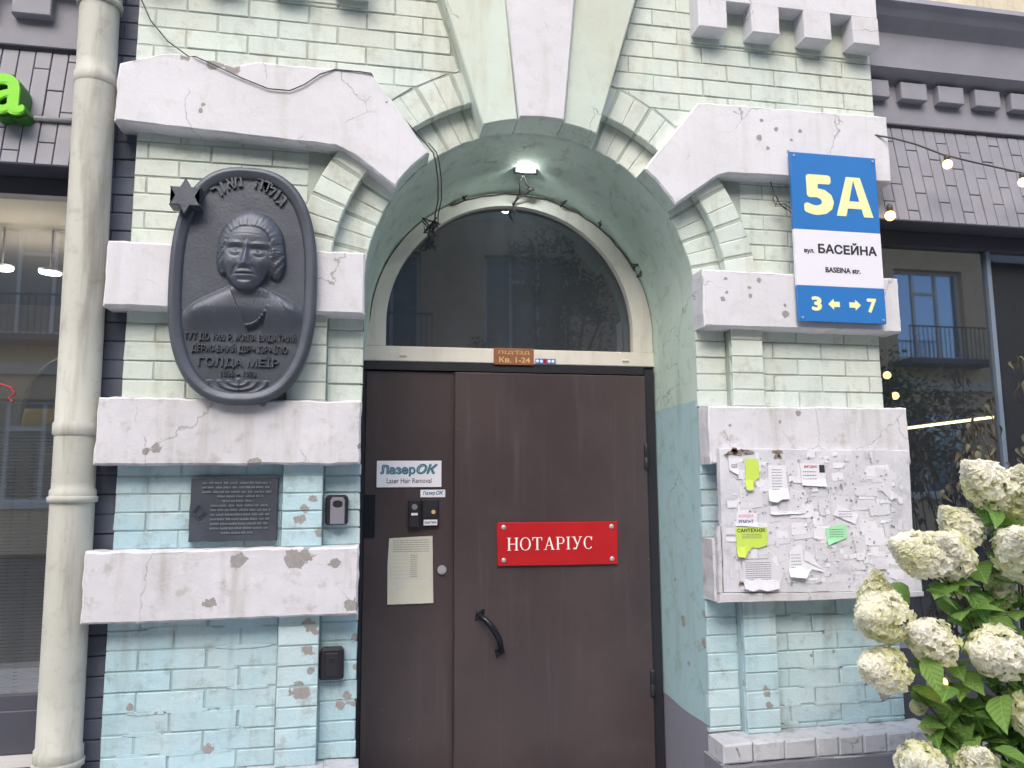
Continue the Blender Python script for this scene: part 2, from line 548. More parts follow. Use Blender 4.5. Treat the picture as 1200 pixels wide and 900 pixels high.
MAT['bulb'] = emissive('warm_bulb', (1, .55, .16, 1), 3.0)
MAT['led'] = emissive('led_tube', (1, .82, .40, 1), 2.5)
MAT['downlight'] = emissive('ceiling_light', (1, .97, .9, 1), 9)
MAT['room'] = plain('shop_wall', c(132, 124, 112), .9)
MAT['blind'] = plain('blind_slat', c(206, 204, 196), .5)
MAT['yellow'] = plain('yellow_fabric', c(240, 200, 20), .8, bump=.3)
MAT['asphalt'] = plain('asphalt', (.05, .05, .052, 1), .9, bump=.6, bscale=90, var=.2)
MAT['paving'] = plain('paving_slab', c(182, 182, 182), .85, bump=.5, bscale=50, var=.2)
MAT['kerb'] = plain('kerb_granite', c(140, 138, 136), .8, bump=.4, var=.2)
MAT['beige'] = weathered('beige_render', c(216, 190, 154), c(208, 180, 146), c(130, 116, 98), streak=.2, blot=.2, chip=.8, bump=.3, tint=0)
MAT['brown_wall'] = plain('brown_render', c(120, 104, 90), .85, bump=.3, var=.2)
MAT['trim'] = plain('pale_trim', c(206, 200, 184), .8, var=.1)
MAT['sky_pane'] = plain('window_pane', c(150, 176, 208), .05, spec=1.0, metal=.85)  # blue of the mirrored sky tinted into the pane colour
MAT['mullion'] = plain('pale_blue_mullion', c(118, 134, 150), .4)
MAT['dull_pane'] = plain('dull_window_pane', c(112, 114, 106), .08, spec=.8, var=.4)  # grey tone stands in for panes that mirror less sky
MAT['window_white'] = plain('white_window_frame', c(206, 206, 204), .5)
MAT['bark'] = plain('bark', c(84, 72, 62), .9, bump=.8, bscale=30, var=.3)


def leaf_mat(name, a, b, trans=.3, rough=.5, veins=0.0):
    k = NT(name)
    rnd = k.n('ShaderNodeObjectInfo').outputs['Random']
    pos = k.n('ShaderNodeNewGeometry').outputs['Position']
    f = k.math('ADD', k.math('MULTIPLY', rnd, .65), k.math('MULTIPLY', k.noise(pos, 22, 3), .35))
    col = k.mix(f, a, b)
    if veins:
        oc = k.n('ShaderNodeSeparateXYZ', {0: k.n('ShaderNodeTexCoord').outputs['Object']})
        ax = k.math('ABSOLUTE', oc.outputs[0])
        ph = k.math('MULTIPLY', k.math('SUBTRACT', oc.outputs[1], k.math('MULTIPLY', ax, .9)), 330.0)
        sv = k.ramp(k.math('SINE', ph), .80, 1.0)
        mr = k.math('LESS_THAN', ax, .0014)
        vn = k.math('MAXIMUM', k.math('MULTIPLY', sv, .45), mr)
        light = tuple(min(1, x * 1.5 + .03) for x in b[:3]) + (1,)
        col = k.mix(k.math('MULTIPLY', vn, veins), col, light)
        bp = k.n('ShaderNodeBump', {'Strength': .5, 'Distance': .002, 'Height': k.math('SINE', ph)})
        k.put(k.p.inputs['Normal'], bp.outputs[0])
    k.put(k.p.inputs['Base Color'], col)
    k.put(k.p.inputs['Roughness'], rough)
    k.put(k.p.inputs['Specular IOR Level'], .35)
    t = k.n('ShaderNodeBsdfTranslucent', {'Color': col})
    mx = k.n('ShaderNodeMixShader', {0: trans, 1: k.p.outputs[0], 2: t.outputs[0]})
    k.t.links.new(mx.outputs[0], k.out.inputs[0])
    return k.m


MAT['leaf'] = leaf_mat('hydrangea_leaf', c(84, 128, 60), c(146, 182, 98), .4, .65, veins=.4)
MAT['dry_leaf'] = leaf_mat('dried_leaf', c(70, 60, 56), c(132, 132, 110), .15, .8)
MAT['tree_leaf'] = leaf_mat('street_tree_leaf', c(40, 62, 30), c(74, 96, 44))


def floret_mat():
    k = NT('hydrangea_petal')
    at = k.n('ShaderNodeAttribute', attribute_name='age').outputs['Fac']
    rnd = k.n('ShaderNodeObjectInfo').outputs['Random']
    f = k.math('ADD', k.math('MULTIPLY', at, .75), k.math('MULTIPLY', rnd, .25), True)
    col = k.mix(f, c(252, 250, 242), c(220, 222, 150))
    k.put(k.p.inputs['Base Color'], col)
    k.put(k.p.inputs['Roughness'], .7)
    t = k.n('ShaderNodeBsdfTranslucent', {'Color': col})
    mx = k.n('ShaderNodeMixShader', {0: .45, 1: k.p.outputs[0], 2: t.outputs[0]})
    k.t.links.new(mx.outputs[0], k.out.inputs[0])
    return k.m


MAT['petal'] = floret_mat()

# ------------------------------------------------------------------ ground
set_props(MB().box(-30, 34, -3.9, 5, -.3, 0).build('sidewalk', MAT['paving']), kind='structure')
set_props(MB().box(-30, 34, -4.1, -3.905, -.3, .005).build('kerb', MAT['kerb']), kind='structure')
set_props(MB().box(-120, 120, -120, -4.105, -.4, -.13).build('road', MAT['asphalt']), kind='structure')

# ------------------------------------------------------------------ the entrance building
XC = .76                    # axis of the arch
YB, YS, YP, YI = 0.0, .05, .09, .11          # bands, pilasters and upper wall, panels, inner order
ZA, RI, RM, RO = 2.47, .79, .94, 1.095       # arch centre and radii
BLD = thing('entrance_building', 'painted brick house front with mint upper wall, aqua base and arched doorway', 'building', (XC, 0, 0))
mir = lambda x: 2 * XC - x

# solid masonry behind the facing bricks
JD = .004
wall_low = []
for sx in (0, 1):
    P = [(-.996, YP + JD), (-.34, YP + JD), (-.34, YS + JD), (-.18, YS + JD), (-.18, YI + JD), (-.032, YI + JD), (-.032, .66), (-.996, .66)]
    if sx:
        P = [(mir(x), y) for x, y in P][::-1]
    w = MB()
    rows = [[w.bm.verts.new((x, y, z)) for x, y in P] for z in (0, 1.8, 2.471)]
    for k in (0, 1):
        for i in range(len(P)):
            j = (i + 1) % len(P)
            f = w.bm.faces.new((rows[k][i], rows[k][j], rows[k + 1][j], rows[k + 1][i]))
            f.material_index = k
    wl_ = w.build('wall', None, BLD, recalc=True)
    wl_.data.materials.append(MAT['aqua_joint'])
    wl_.data.materials.append(MAT['mint_joint'])
    wall_low.append(wl_)


def strip_plate(mb, inner_, outer_, y):
    a = [mb.bm.verts.new((x, y, z)) for x, z in inner_]
    b_ = [mb.bm.verts.new((x, y, z)) for x, z in outer_]
    for i in range(len(a) - 1):
        mb.bm.faces.new((a[i], a[i + 1], b_[i + 1], b_[i]))


def to_rect(r, x0, x1, z1, degs):
    """points of the arch at radius r and, on the same rays, of the rectangle around it"""
    pin, pout = [], []
    for t in degs:
        cx_, sz_ = math.cos(R(t)), math.sin(R(t))
        k = 1e9
        if cx_ > 1e-6:
            k = min(k, (x1 - XC) / cx_)
        if cx_ < -1e-6:
            k = min(k, (x0 - XC) / cx_)
        if sz_ > 1e-6:
            k = min(k, (z1 - ZA) / sz_)
        pin.append((XC + r * cx_, ZA + r * sz_))
        pout.append((XC + k * cx_, ZA + k * sz_))
    return pin, pout


def degs_with(x0, x1, z1, a0=0.0, a1=180.0):
    d = [a0 + (a1 - a0) * i / 60 for i in range(61)]
    d += [math.degrees(math.atan2(z1 - ZA, x - XC)) for x in (x0, x1)]
    return sorted(t for t in d if a0 <= t <= a1)


w = MB()
strip_plate(w, *to_rect(RI + .001, -1.0, 2.52, 4.9, degs_with(-1.0, 2.52, 4.9)), YI + JD)
wall_core = w.build('wall', MAT['mint_joint'], BLD, recalc=True)
for (a0, a1) in ((0, 62), (118, 180)):
    w = MB()
    strip_plate(w, *to_rect(RM + .03, -1.0, 2.52, 3.33, degs_with(-1.0, 2.52, 3.33, a0, a1)), YP + JD)
    w.build('wall', MAT['mint_joint'], BLD, recalc=True)
w = MB()
dg = [180 * i / 60 for i in range(61)]
strip_plate(w, [(XC + (RM + .002) * math.cos(R(t)), ZA + (RM + .002) * math.sin(R(t))) for t in dg], [(XC + RO * math.cos(R(t)), ZA + RO * math.sin(R(t))) for t in dg], YS + JD)
a_ = [w.bm.verts.new((XC + (RM + .002) * math.cos(R(t)), YS + JD, ZA + (RM + .002) * math.sin(R(t)))) for t in dg]
b2_ = [w.bm.verts.new((v.co.x, YI + JD, v.co.z)) for v in a_]
for i in range(60):
    w.bm.faces.new((a_[i], a_[i + 1], b2_[i + 1], b2_[i]))
w.build('wall', MAT['mint_joint'], BLD)
w = MB()
ux = [-1.01 + 3.56 * i / 90 for i in range(91)]
lowz = lambda x: max(3.16, ZA + math.sqrt(max((RO - .004) ** 2 - (x - XC) ** 2, 0)))
strip_plate(w, [(x, lowz(x)) for x in ux], [(x, 4.9) for x in ux], YS + JD + .0004)
upper_backing = w.build('wall', MAT['mint_joint'], BLD, recalc=True)

# --- facing bricks
BR = []                     # (polygon, y front, paint, parent)
BMESH = {}


def brick(poly, yf, paint, parent, thick=.03):
    poly = tidy(poly)
    if len(poly) < 3 or abs(area(poly)) < .0004:
        return
    xs, zs = [p[0] for p in poly], [p[1] for p in poly]
    cx, cz = (min(xs) + max(xs)) / 2, (min(zs) + max(zs)) / 2
    isrect = len(poly) == 4 and abs(abs(area(poly)) - (max(xs) - min(xs)) * (max(zs) - min(zs))) < 1e-6
    key = None
    if isrect:
        key = (round(max(xs) - min(xs), 2), round(max(zs) - min(zs), 3), paint, random.randrange(3))
    me = BMESH.get(key) if key else None
    if me is None:
        b = MB()
        b.prism([(x - cx, z - cz) for x, z in poly], 0, thick, .003, .003)
        bmesh.ops.triangulate(b.bm, faces=[f for f in b.bm.faces if len(f.verts) > 4])
        me = bpy.data.meshes.new('brick')
        b.bm.to_mesh(me)
        b.bm.free()
        me.materials.append(MAT[paint])
        if key:
            BMESH[key] = me
    o = bpy.data.objects.new('brick', me)
    COL.objects.link(o)
    o.location = (cx, yf + random.uniform(-.002, .0022), cz)
    o.rotation_euler = (random.uniform(-.012, .012), random.uniform(-.004, .004), random.uniform(-.010, .010))
    attach(o, parent)
    if isrect:
        sxx = (max(xs) - min(xs)) / max(round(max(xs) - min(xs), 2), .01)
        o.scale = (sxx, 1, 1)
    return o


def courses(x0, x1, zj, yf, paint, parent, z0, z1, L=.2585, ph=0.0, J=.0058, JH=.0034, clips=(), single=False):
    """running bond between x0 and x1; zj = heights of the bed joints"""
    for i, (a, b) in enumerate(zip(zj, zj[1:])):
        za, zb = max(a, z0) + J / 2, min(b, z1) - J / 2
        if zb - za < .012:
            continue
        if single:
            rows = [(x0, x1)]
        else:
            st = x0 + ((ph + (i % 2) * L / 2) % L)
            cuts = [x0] + [st + k * L for k in range(0, 40) if x0 + .04 < st + k * L < x1 - .04] + [x1]
            rows = list(zip(cuts, cuts[1:]))
        for (xa, xb) in rows:
            g0 = 0 if xa == x0 else JH / 2
            g1 = 0 if xb == x1 else JH / 2
            poly = rect(xa + g0, xb - g1, za, zb)
            for cl in clips:
                if poly:
                    poly = cl(poly)
            if poly and len(poly) >= 3:
                brick(poly, yf, paint, parent)


def outside_arch(r):
    def f(poly):
        cx = sum(p[0] for p in poly) / len(poly)
        cz = sum(p[1] for p in poly) / len(poly)
        dx, dz = cx - XC, cz - ZA
        d = math.hypot(dx, dz)
        if d - .16 > r:
            return poly
        dx, dz = dx / d, dz / d
        return clip(poly, (XC + dx * r, ZA + dz * r), (dx, dz))
    return f


joints = lambda z0, p, n: [z0 + p * i for i in range(n)]
# the four tiers between the bands: heights of joints, paint
TIERS = [(joints(.183, .08, 13), 0.48, 1.085, 'aqua'), (joints(1.271, .0735, 8), 1.33, 1.69, 'aqua'), (joints(1.876, .08, 8), 1.94, 2.335, 'mint')]
for sx in (0, 1):
    for ti, (zj, z0, z1, paint) in enumerate(TIERS):
        par = wall_low[sx]
        zj2 = zj if sx else [z + (.046 if ti == 0 else 0) for z in zj]
        def sp(a, b):
            return (mir(b), mir(a)) if sx else (a, b)
        xa, xb = sp(-1.0, -.344)
        courses(xa, xb, zj2, YP, paint, par, z0, z1, ph=.07 if sx else .12)
        xa, xb = sp(-.34, -.18)
        courses(xa, xb, zj2, YS, paint, par, z0, z1, single=True)
        xa, xb = sp(-.176, -.024)
        courses(xa, xb, zj2, YI, paint, par, z0, z1, single=True)
rs = random.Random(77)
for sx in (0, 1):
    for k in range(26):
        zj = .183 + .08 * rs.randrange(4, 11) + (0 if sx else .046)
        x = rs.uniform(-.96, -.38)
        if sx:
            x = mir(x)
        w_ = rs.uniform(.03, .11)
        if zj > 1.03 or abs(x - XC) - w_ < 1.13 or abs(x - XC) + w_ * 1.12 > 1.75:
            continue
        P = [(x + w_ * math.cos(t) * rs.uniform(.75, 1.1), zj + rs.uniform(.005, .010) * math.sin(t)) for t in (math.pi * q / 10 for q in range(20))]
        MB().prism(P, YP - .0004 - .00005 * k, YP + .012, 0).build('paint_smear', MAT['aqua'], wall_low[sx], tri=True)
# panels beside the arch, under the top blocks
for sx in (0, 1):
    xa, xb = (1.80, 2.52) if sx else (-1.0, -.28)
    courses(xa, xb, joints(2.53, .0778, 10), YP, 'mint', wall_core, 2.585, 3.14, ph=.12 if sx else .05)
# upper wall
key_l = lambda poly: clip(poly, (.30, 3.80), (-.955, -.297))
key_r = lambda poly: clip(poly, (1.22, 3.80), (.955, -.297))
UZ = joints(3.411 - .0865 * 4, .0865, 16)
courses(-1.01, .76, UZ, YS, 'mint', upper_backing, 3.15, 4.55, ph=.07, clips=(outside_arch(RO + .006), key_l))
courses(.76, 2.55, UZ, YS, 'mint', upper_backing, 3.15, 4.55, ph=.20, clips=(outside_arch(RO + .006), key_r))


# --- the two orders of the arch, brick by brick
def vouss(r0, r1, yf, ang, dang, parent):
    key = (r0, r1, yf, random.randrange(3))
    me = BMESH.get(key)
    if me is None:
        g = .0075
        h = R(dang / 2)
        p = []
        for rr, sgn in ((r0, -1), (r1, -1), (r1, 1), (r0, 1)):
            aa = sgn * (h - g / 2 / rr)
            p.append((rr * math.sin(aa), rr * math.cos(aa)))
        b = MB()
        b.prism(p, yf, yf + .05, .0045, .003)
        me = bpy.data.meshes.new('voussoir')
        b.bm.to_mesh(me)
        b.bm.free()
        me.materials.append(MAT['mint'])
        BMESH[key] = me
    o = bpy.data.objects.new('voussoir', me)
    COL.objects.link(o)
    o.location = (XC, random.uniform(-.0015, .0015), ZA)
    o.rotation_euler = (0, R(90 - ang), 0)
    attach(o, parent)


DA = 4.75
for a0, n in ((9.6, 7), (46.6, 6)):
    for i in range(n):
        a = a0 + DA * i + (.4 if i % 2 else 0)
        for ang in (a, 180 - a):
            vouss(RI, RM + .03, YI, ang, DA, wall_core)
            vouss(RM, RO, YS, ang, DA, upper_backing)


# --- plastered bands
def rough_outline(poly, step=.035, amp=.003, seed=0, keepx=()):
    rng = random.Random(seed)
    out = []
    for a, b in zip(poly, poly[1:] + poly[:1]):
        d = math.hypot(b[0] - a[0], b[1] - a[1])
        n = max(1, int(d / step))
        for i in range(n):
            t = i / n
            x, z = a[0] + (b[0] - a[0]) * t, a[1] + (b[1] - a[1]) * t
            q = mnoise.noise(Vector((x * 9 + seed, z * 9, seed * 3.1))) * amp * 1.3
            out.append((x + rng.uniform(-amp, amp) * .5 + q * .6, z + rng.uniform(-amp, amp) * .5 + q))
    return out


def band(poly, mat, amp, seed, label=None, yf=YB, yb=.125, bev=.008):
    b = MB()
    b.prism(rough_outline(poly, .03, amp, seed), yf, yb, bev, .003, rng=random.Random(seed))
    o = b.build('band', MAT[mat], BLD, tri=True)
    if label:
        o['label'] = label
    return o


for sx in (0, 1):
    q = (lambda P: [(mir(x), z) for x, z in P][::-1]) if sx else (lambda P: P)
    e = -1.062
    band(q([(e - .012, 1.07), (-.024, 1.072), (-.024, 1.345), (e - .01, 1.345)]), 'worn', .0032 if not sx else .0025, 11 + sx)
    band(q([(e, 1.682), (-.026, 1.684), (-.026, 1.95), (e + .005, 1.955)]), 'worn', .003 if not sx else .0022, 21 + sx)
    band(q(rect(e, -.022, 2.326, 2.60)), 'white', .002, 31 + sx)
a1, a2 = math.degrees(math.atan2(2.903 - ZA, XC - .109)), math.degrees(math.atan2(3.066 - ZA, XC - .262))
endarc = [(XC - (RI + .001) * math.cos(R(t)), ZA + (RI + .001) * math.sin(R(t))) for t in [a1 + (a2 - a1) * i / 6 for i in range(7)]]
TOPL = [(-1.067, 3.118), (-.127, 3.075)] + endarc + [(-.012, 3.437), (-.50, 3.437), (-.60, 3.405), (-.68, 3.425), (-.86, 3.443), (-.93, 3.425), (-1.06, 3.375)]
TOPR = [(mir(x), z) for x, z in ([(-1.067, 3.10), (-.145, 3.083)] + endarc + [(-.035, 3.437), (-1.065, 3.452)])][::-1]

def paint_soffit(o):
    """faces that line the arch opening carry the paint of the reveal"""
    o.data.materials.append(MAT['reveal'])
    for p in o.data.polygons:
        d = Vector((p.center.x - XC, p.center.z - ZA))
        if d.y > 0 and abs(p.normal.y) < .5 and d.length < RI + .012 and Vector((p.normal.x, p.normal.z)).dot(d) < 0:
            p.material_index = 1


# --- keystone of three pieces
def kx(x, z, s):           # sides lean outwards with height
    return x + s * (z - 3.16) * .305


for o in (band(TOPL, 'white', .003, 41, yb=.13), band(TOPR, 'white', .002, 42, yb=.131)):
    paint_soffit(o)
zt = 4.9
arcz = lambda x: ZA + math.sqrt(max((RI + .001) ** 2 - (x - XC) ** 2, 0))
def keypiece(xa, xb, sa, sb, yf, mat):
    bot = [(xa + (xb - xa) * i / 6, arcz(xa + (xb - xa) * i / 6)) for i in range(7)]
    b = MB()
    b.prism(bot + [(xb + sb * (zt - bot[-1][1]), zt), (xa + sa * (zt - bot[0][1]), zt)], yf, .13, .006, .001)
    paint_soffit(b.build('keystone', MAT[mat], BLD, tri=True))


keypiece(.492, .652, -.30, -.09, -.03, 'keystone')
keypiece(.868, 1.028, .09, .30, -.03, 'keystone')
keypiece(.655, .865, -.098, .098, -.058, 'white')

# --- toothed frieze under the sill, on both sides of the keystone
for sx in (0, 1):
    q = (lambda a, b: (mir(b), mir(a))) if sx else (lambda a, b: (a, b))
    xa, xb = q(-1.012, -.03)
    fr = MB()
    fr.prism(rect(xa, xb, 3.95, 4.9), -.048, .061, .004)
    fo = fr.build('frieze', MAT['white'], BLD)
    for t0 in (1.55, 1.83, 2.115, 2.385):
        ta, tb = (t0, t0 + .15) if sx else (mir(t0 + .15), mir(t0))
        MB().prism(rect(ta, tb, 3.803, 3.953), -.0505, .0605, .004, .002).build('dentil', MAT['white'], fo)
    xa, xb = q(-1.008, -.03)
    MB().prism(rect(xa, xb, 3.775, 3.955), .0445, .06, .003).build('plaster_strip', MAT['keystone'], fo)

# --- reveal: jambs and soffit, narrowing a little towards the door
rv = MB()
prof_f = [(XC - RI + .006, 0.0), (XC - RI + .006, .8), (XC - RI + .006, 1.6), (XC - RI + .006, 2.3)] + arc(XC, ZA, RI - .0015, 178, 2, 40) + [(XC + RI - .006, 2.3), (XC + RI - .006, 1.6), (XC + RI - .006, .8), (XC + RI - .006, 0)]
prof_b = [(-.030, 0.0), (-.030, .8), (-.030, 1.6), (-.026, 2.20)] + arc(XC, 2.394, .757, 178, 2, 40) + [(1.520, 2.20), (1.517, 1.6), (1.517, .8), (1.517, 0)]
prev = None
for i in range(9):
    t = i / 8
    yy = YI + .004 + (.66 - YI) * t
    ring = []
    for (a, b) in zip(prof_f, prof_b):
        x, z = a[0] + (b[0] - a[0]) * t, a[1] + (b[1] - a[1]) * t
        k = mnoise.noise(Vector((x * 4, yy * 5, z * 4))) * .003 * min(1, i)
        ring.append(rv.bm.verts.new((x + k, yy, z + k)))
    if prev:
        for j in range(len(ring) - 1):
            rv.bm.faces.new((prev[j], prev[j + 1], ring[j + 1], ring[j]))
    prev = ring
rv.build('reveal', MAT['reveal'], BLD, smooth=True)

# --- plinth
for sx in (0, 1):
    q = (lambda P: [(mir(x), z) for x, z in P][::-1]) if sx else (lambda P: P)
    P = [(-1.06, 0), (-.005, 0), (-.005, .395), (-1.06, .395)]
    po = MB().prism(rough_outline(q(P), .05, .003, 51 + sx), -.05, .14, .01, .004).build('plinth', MAT['plinth'], BLD, tri=True)
    xs = [-1.06, -.93, -.80, -.68, -.56, -.45, -.30, -.15, -.01]
    for a, b in zip(xs, xs[1:]):
        PP = rough_outline(q([(a + .0015, .398), (b - .0015, .398), (b - .0015, .478), (a + .0015, .482)]), .04, .002, int(a * 100))
        MB().prism(PP, -.05, .105, .008, .003).build('brick', MAT['plinth'], po, tri=True)
# --- doorstep
MB().prism(rect(-.01, 1.53, 0, .155), .10, .70, .01, .002).build('doorstep', MAT['plinth'], BLD)

# --- steel door
fr = MB()
fr.box(-.032, 1.522, .655, .70, .157, 2.222)
fr.build('door_backing', MAT['door_dark'], BLD)
fm = MB()
fm.box(1.462, 1.512, .590, .654, .16, 2.205).box(-.028, 1.462, .602, .654, 2.178, 2.219).box(-.030, -.012, .606, .654, .16, 2.172)
fm.build('door_frame', MAT['door_dark'], BLD)
lf = MB()
lf.prism(rect(-.010, .45, .165, 2.174), .618, .652, .003)
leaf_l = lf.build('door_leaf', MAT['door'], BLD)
leaf_l['label'] = 'narrow fixed leaf'
lf = MB()
lf.prism(rect(.435, 1.458, .165, 2.168), .574, .617, .004)
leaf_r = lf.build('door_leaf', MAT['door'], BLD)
leaf_r['label'] = 'wide opening leaf with bent steel handle'
for z in (1.67, .52):
    MB().lathe([(.011, z), (.013, z + .01), (.013, z + .06), (.010, z + .064), (.013, z + .068), (.013, z + .125), (.009, z + .135)], 1.452, .574, 12).build('hinge', MAT['door_dark'], leaf_r, smooth=True)
hd = MB()
hd.tube([(.562, .574, .956), (.562, .535, .955), (.585, .515, .94), (.62, .505, .90), (.65, .507, .85), (.662, .525, .80), (.664, .574, .782)], [.012, .013, .014, .015, .014, .013, .012], 12)
hd.prism([(.538, .93), (.580, .94), (.588, .985), (.545, .98)], .568, .5745, .002)
hd.prism([(.645, .748), (.688, .775), (.672, .805), (.636, .788)], .568, .5745, .002)
hd.build('handle', MAT['dark_steel'], leaf_r, smooth=True)
lk = MB()
lk.tube([(.378, .62, 1.176), (.378, .606, 1.176)], .022, 20)
lk.tube([(.378, .61, 1.176), (.378, .602, 1.176)], .012, 16)
lk.build('lock', MAT['chrome'], leaf_l)
sk = MB()
sk.box(-.0095, .045, .6125, .6175, 1.34, 1.55)
sk.build('cover_plate', MAT['dark_steel'], leaf_l)

# --- fanlight
FZ = 2.394
fan = MB()
fan.prism([(.003, 2.225), (.003, FZ)] + arc(XC, FZ, .757, 180, 0, 48)[1:-1] + [(1.517, FZ), (1.517, 2.225)], .662, .70, 0)
ff = fan.build('fanlight_backing', MAT['hall'], BLD, tri=True)
bpy.data.objects.remove(ff)
outer = [(-.022, 2.300), (-.004, FZ)] + arc(XC, FZ, .756, 180, 0, 48)[1:-1] + [(1.516, FZ), (1.516, 2.300)]
GX = .745
inner = [(.085, 2.300), (.085, 2.42)] + arc(GX, 2.42, .66, 180, 0, 48)[1:-1] + [(1.405, 2.42), (1.405, 2.300)]
b = MB()
n = len(outer)
for yy0, yy1, ins in ((.600, .67, 0),):
    va = [b.bm.verts.new((x, yy0, z)) for x, z in outer]
    vb = [b.bm.verts.new((x, yy0, z)) for x, z in inner]
    vc = [b.bm.verts.new((x, yy1, z)) for x, z in inner]
    ve = [b.bm.verts.new((x, yy1, z)) for x, z in outer]
    for i in range(n - 1):
        b.bm.faces.new((va[i], vb[i], vb[i + 1], va[i + 1]))
        b.bm.faces.new((vb[i], vc[i], vc[i + 1], vb[i + 1]))
        b.bm.faces.new((ve[i], va[i], va[i + 1], ve[i + 1]))
fan_o = b.build('fanlight', MAT['frame_cream'], BLD, recalc=True)
MB().prism(rect(-.026, 1.522, 2.2215, 2.2995), .598, .67, .004).build('window_rail', MAT['frame_cream'], fan_o)
for x in (.155, 1.34):
    MB().prism(rect(x, x + .036, 2.247, 2.258), .590, .5985, .002).build('drain_cap', MAT['frame_cream'], fan_o)
gk = MB()
P = inner
gk.bm.faces.new([gk.bm.verts.new((x, .645, z)) for x, z in P][::-1])
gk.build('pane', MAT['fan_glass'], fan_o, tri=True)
# dark stair hall behind the fanlight
h = MB()
h.box(-.3, 1.9, .72, 4.2, 0, 3.4)
for f in h.bm.faces:
    f.normal_flip()
hl = h.build('hall', MAT['hall'], BLD)
# open its street side
bm = bmesh.new()
bm.from_mesh(hl.data)
bmesh.ops.delete(bm, geom=[f for f in bm.faces if abs(f.calc_center_median().y - .72) < .01], context='FACES')
bm.to_mesh(hl.data)
bm.free()
# ------------------------------------------------------------------ shop fronts on both sides
def storefront(x0, x1, label, right):
    """grey classical shop front: cornice, dentils, tiled apron, big window, seen from x0 to x1"""
    T = thing('storefront', label, 'shop front', ((x0 + x1) / 2, .2, 0))
    near = (lambda a: a < 5.4) if right else (lambda a: a > -3.2)
    # wall above the cornice
    MB().prism(rough_outline(rect(x0, x1, 4.13, 5.2), .08, .004, 5), .10, .4, .006).build('upper_wall', MAT['cream_wall'], T, tri=True)
    cr = MB()      # crown moulding, profile swept along the front
    prof = [(.30, 4.128), (.0, 4.128), (-.005, 4.10), (.02, 4.085), (.05, 4.05), (.10, 4.01), (.115, 3.995), (.115, 3.80), (.135, 3.79), (.19, 3.768), (.20, 3.755), (.20, 3.506), (.30, 3.506)]
    prev = None
    for x in (x0, x1):
        ring = [cr.bm.verts.new((x, y, z)) for y, z in prof]
        if prev:
            for i in range(len(prof) - 1):
                cr.bm.faces.new((prev[i], prev[i + 1], ring[i + 1], ring[i]))
        else:
            cr.bm.faces.new(ring[::-1])
        prev = ring
    cr.bm.faces.new(prev)
    cor = cr.build('cornice', MAT['grey'], T, recalc=True)
    me = None
    xs = [2.575 + .2305 * i for i in range(12)] if right else [-1.468 - .0 + .0 + .14 - .2305 * i for i in range(12)]
    for x in xs:
        if not (x0 < x < x1 - .16):
            continue
        if me is None:
            o = MB().prism(rect(0, .158, 3.650, 3.747), .155, .201, .004).build('dentil', MAT['grey'], cor)
            me = o.data
        else:
            o = mobj('dentil', me, MAT['grey'], cor)
        o.location.x = x
    # sloping apron with staggered tiles
    zt_, zb_ = 3.505, 2.945
    yt, yb_ = .20, .10
    ap = MB()
    v = [ap.bm.verts.new(p) for p in ((x0, yt + .016, zt_), (x1, yt + .016, zt_), (x1, yb_ + .012, zb_), (x0, yb_ + .012, zb_), (x0, .32, zb_ + .003), (x1, .32, zb_ + .003), (x1, .32, zt_), (x0, .32, zt_))]
    for f in ((0, 3, 2, 1), (3, 4, 5, 2), (0, 7, 4, 3), (1, 2, 5, 6)):
        ap.bm.faces.new([v[i] for i in f])
    apo = ap.build('apron', MAT['grey_dark'], T, recalc=True)
    ang = math.atan2(yt - yb_, zt_ - zb_)
    Ls = math.hypot(yt - yb_, zt_ - zb_)
    pw, ph = .0665, .262
    cols = int((x1 - x0) / pw)
    tm = {}
    for ci in range(cols):
        xa = (x0 + ci * pw) if right else (x1 - (ci + 1) * pw)
        off = (ci * .41 % 1.0) * ph if True else 0
        cuts = sorted([0.0, Ls] + [t for t in (off, off + ph, off + 2 * ph) if .035 < t < Ls - .035])
        for a, bb in zip(cuts, cuts[1:]):
            key = round(bb - a, 3)
            if key not in tm:
                m_ = MB()
                m_.prism(rect(.0022, pw - .0022, .0022, bb - a - .0022), 0, .014, .002)
                tm[key] = bpy.data.meshes.new('tile')
                m_.bm.to_mesh(tm[key])
                m_.bm.free()
                tm[key].materials.append(MAT['grey_tile'])
            if not near(xa):
                continue
            o = bpy.data.objects.new('tile', tm[key])
            COL.objects.link(o)
            o.location = (xa, yb_ + a * math.sin(ang) + random.uniform(-.0012, .0012), zb_ + a * math.cos(ang))
            o.rotation_euler = (-ang + random.uniform(-.006, .006), 0, 0)
            attach(o, apo)
    MB().tube([(x0, .19, 3.515), (x1, .19, 3.515)], .008, 8).build('conduit', MAT['grey_dark'], T, smooth=True)
    # window: head, frame, pane, base
    gx0, gx1 = (x0, x1) if right else (x0, -1.268)
    MB().box(gx0, gx1, .262, .33, 2.868, 2.944).build('window_head', MAT['grey_dark'], T)
    fr_ = MB()
    fr_.box(gx0, gx1, .275, .325, .70, .755)
    if right:
        fr_.box(gx0, gx0 + .05, .275, .325, .7555, 2.867)
    else:
        fr_.box(gx1 - .012, gx1, .275, .325, .7555, 2.867)
    wf = fr_.build('window_frame', MAT['grey_dark'], T)
    if right:
        MB().box(3.360, 3.386, .280, .320, .7555, 2.867).build('mullion', MAT['mullion'], wf)
    pk = MB()
    pk.poly3([(gx0, .30, .755), (gx1, .30, .755), (gx1, .30, 2.868), (gx0, .30, 2.868)])
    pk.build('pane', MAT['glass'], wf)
    MB().prism(rect(gx0, gx1, .30 if right else .53, .699), .27, .34, .004).build('base_panel', MAT['grey_dark'], T)
    MB().prism(rect(gx0, gx1, 0, .299 if right else .50), .22, .36, .006).build('base', MAT['grey'], T)
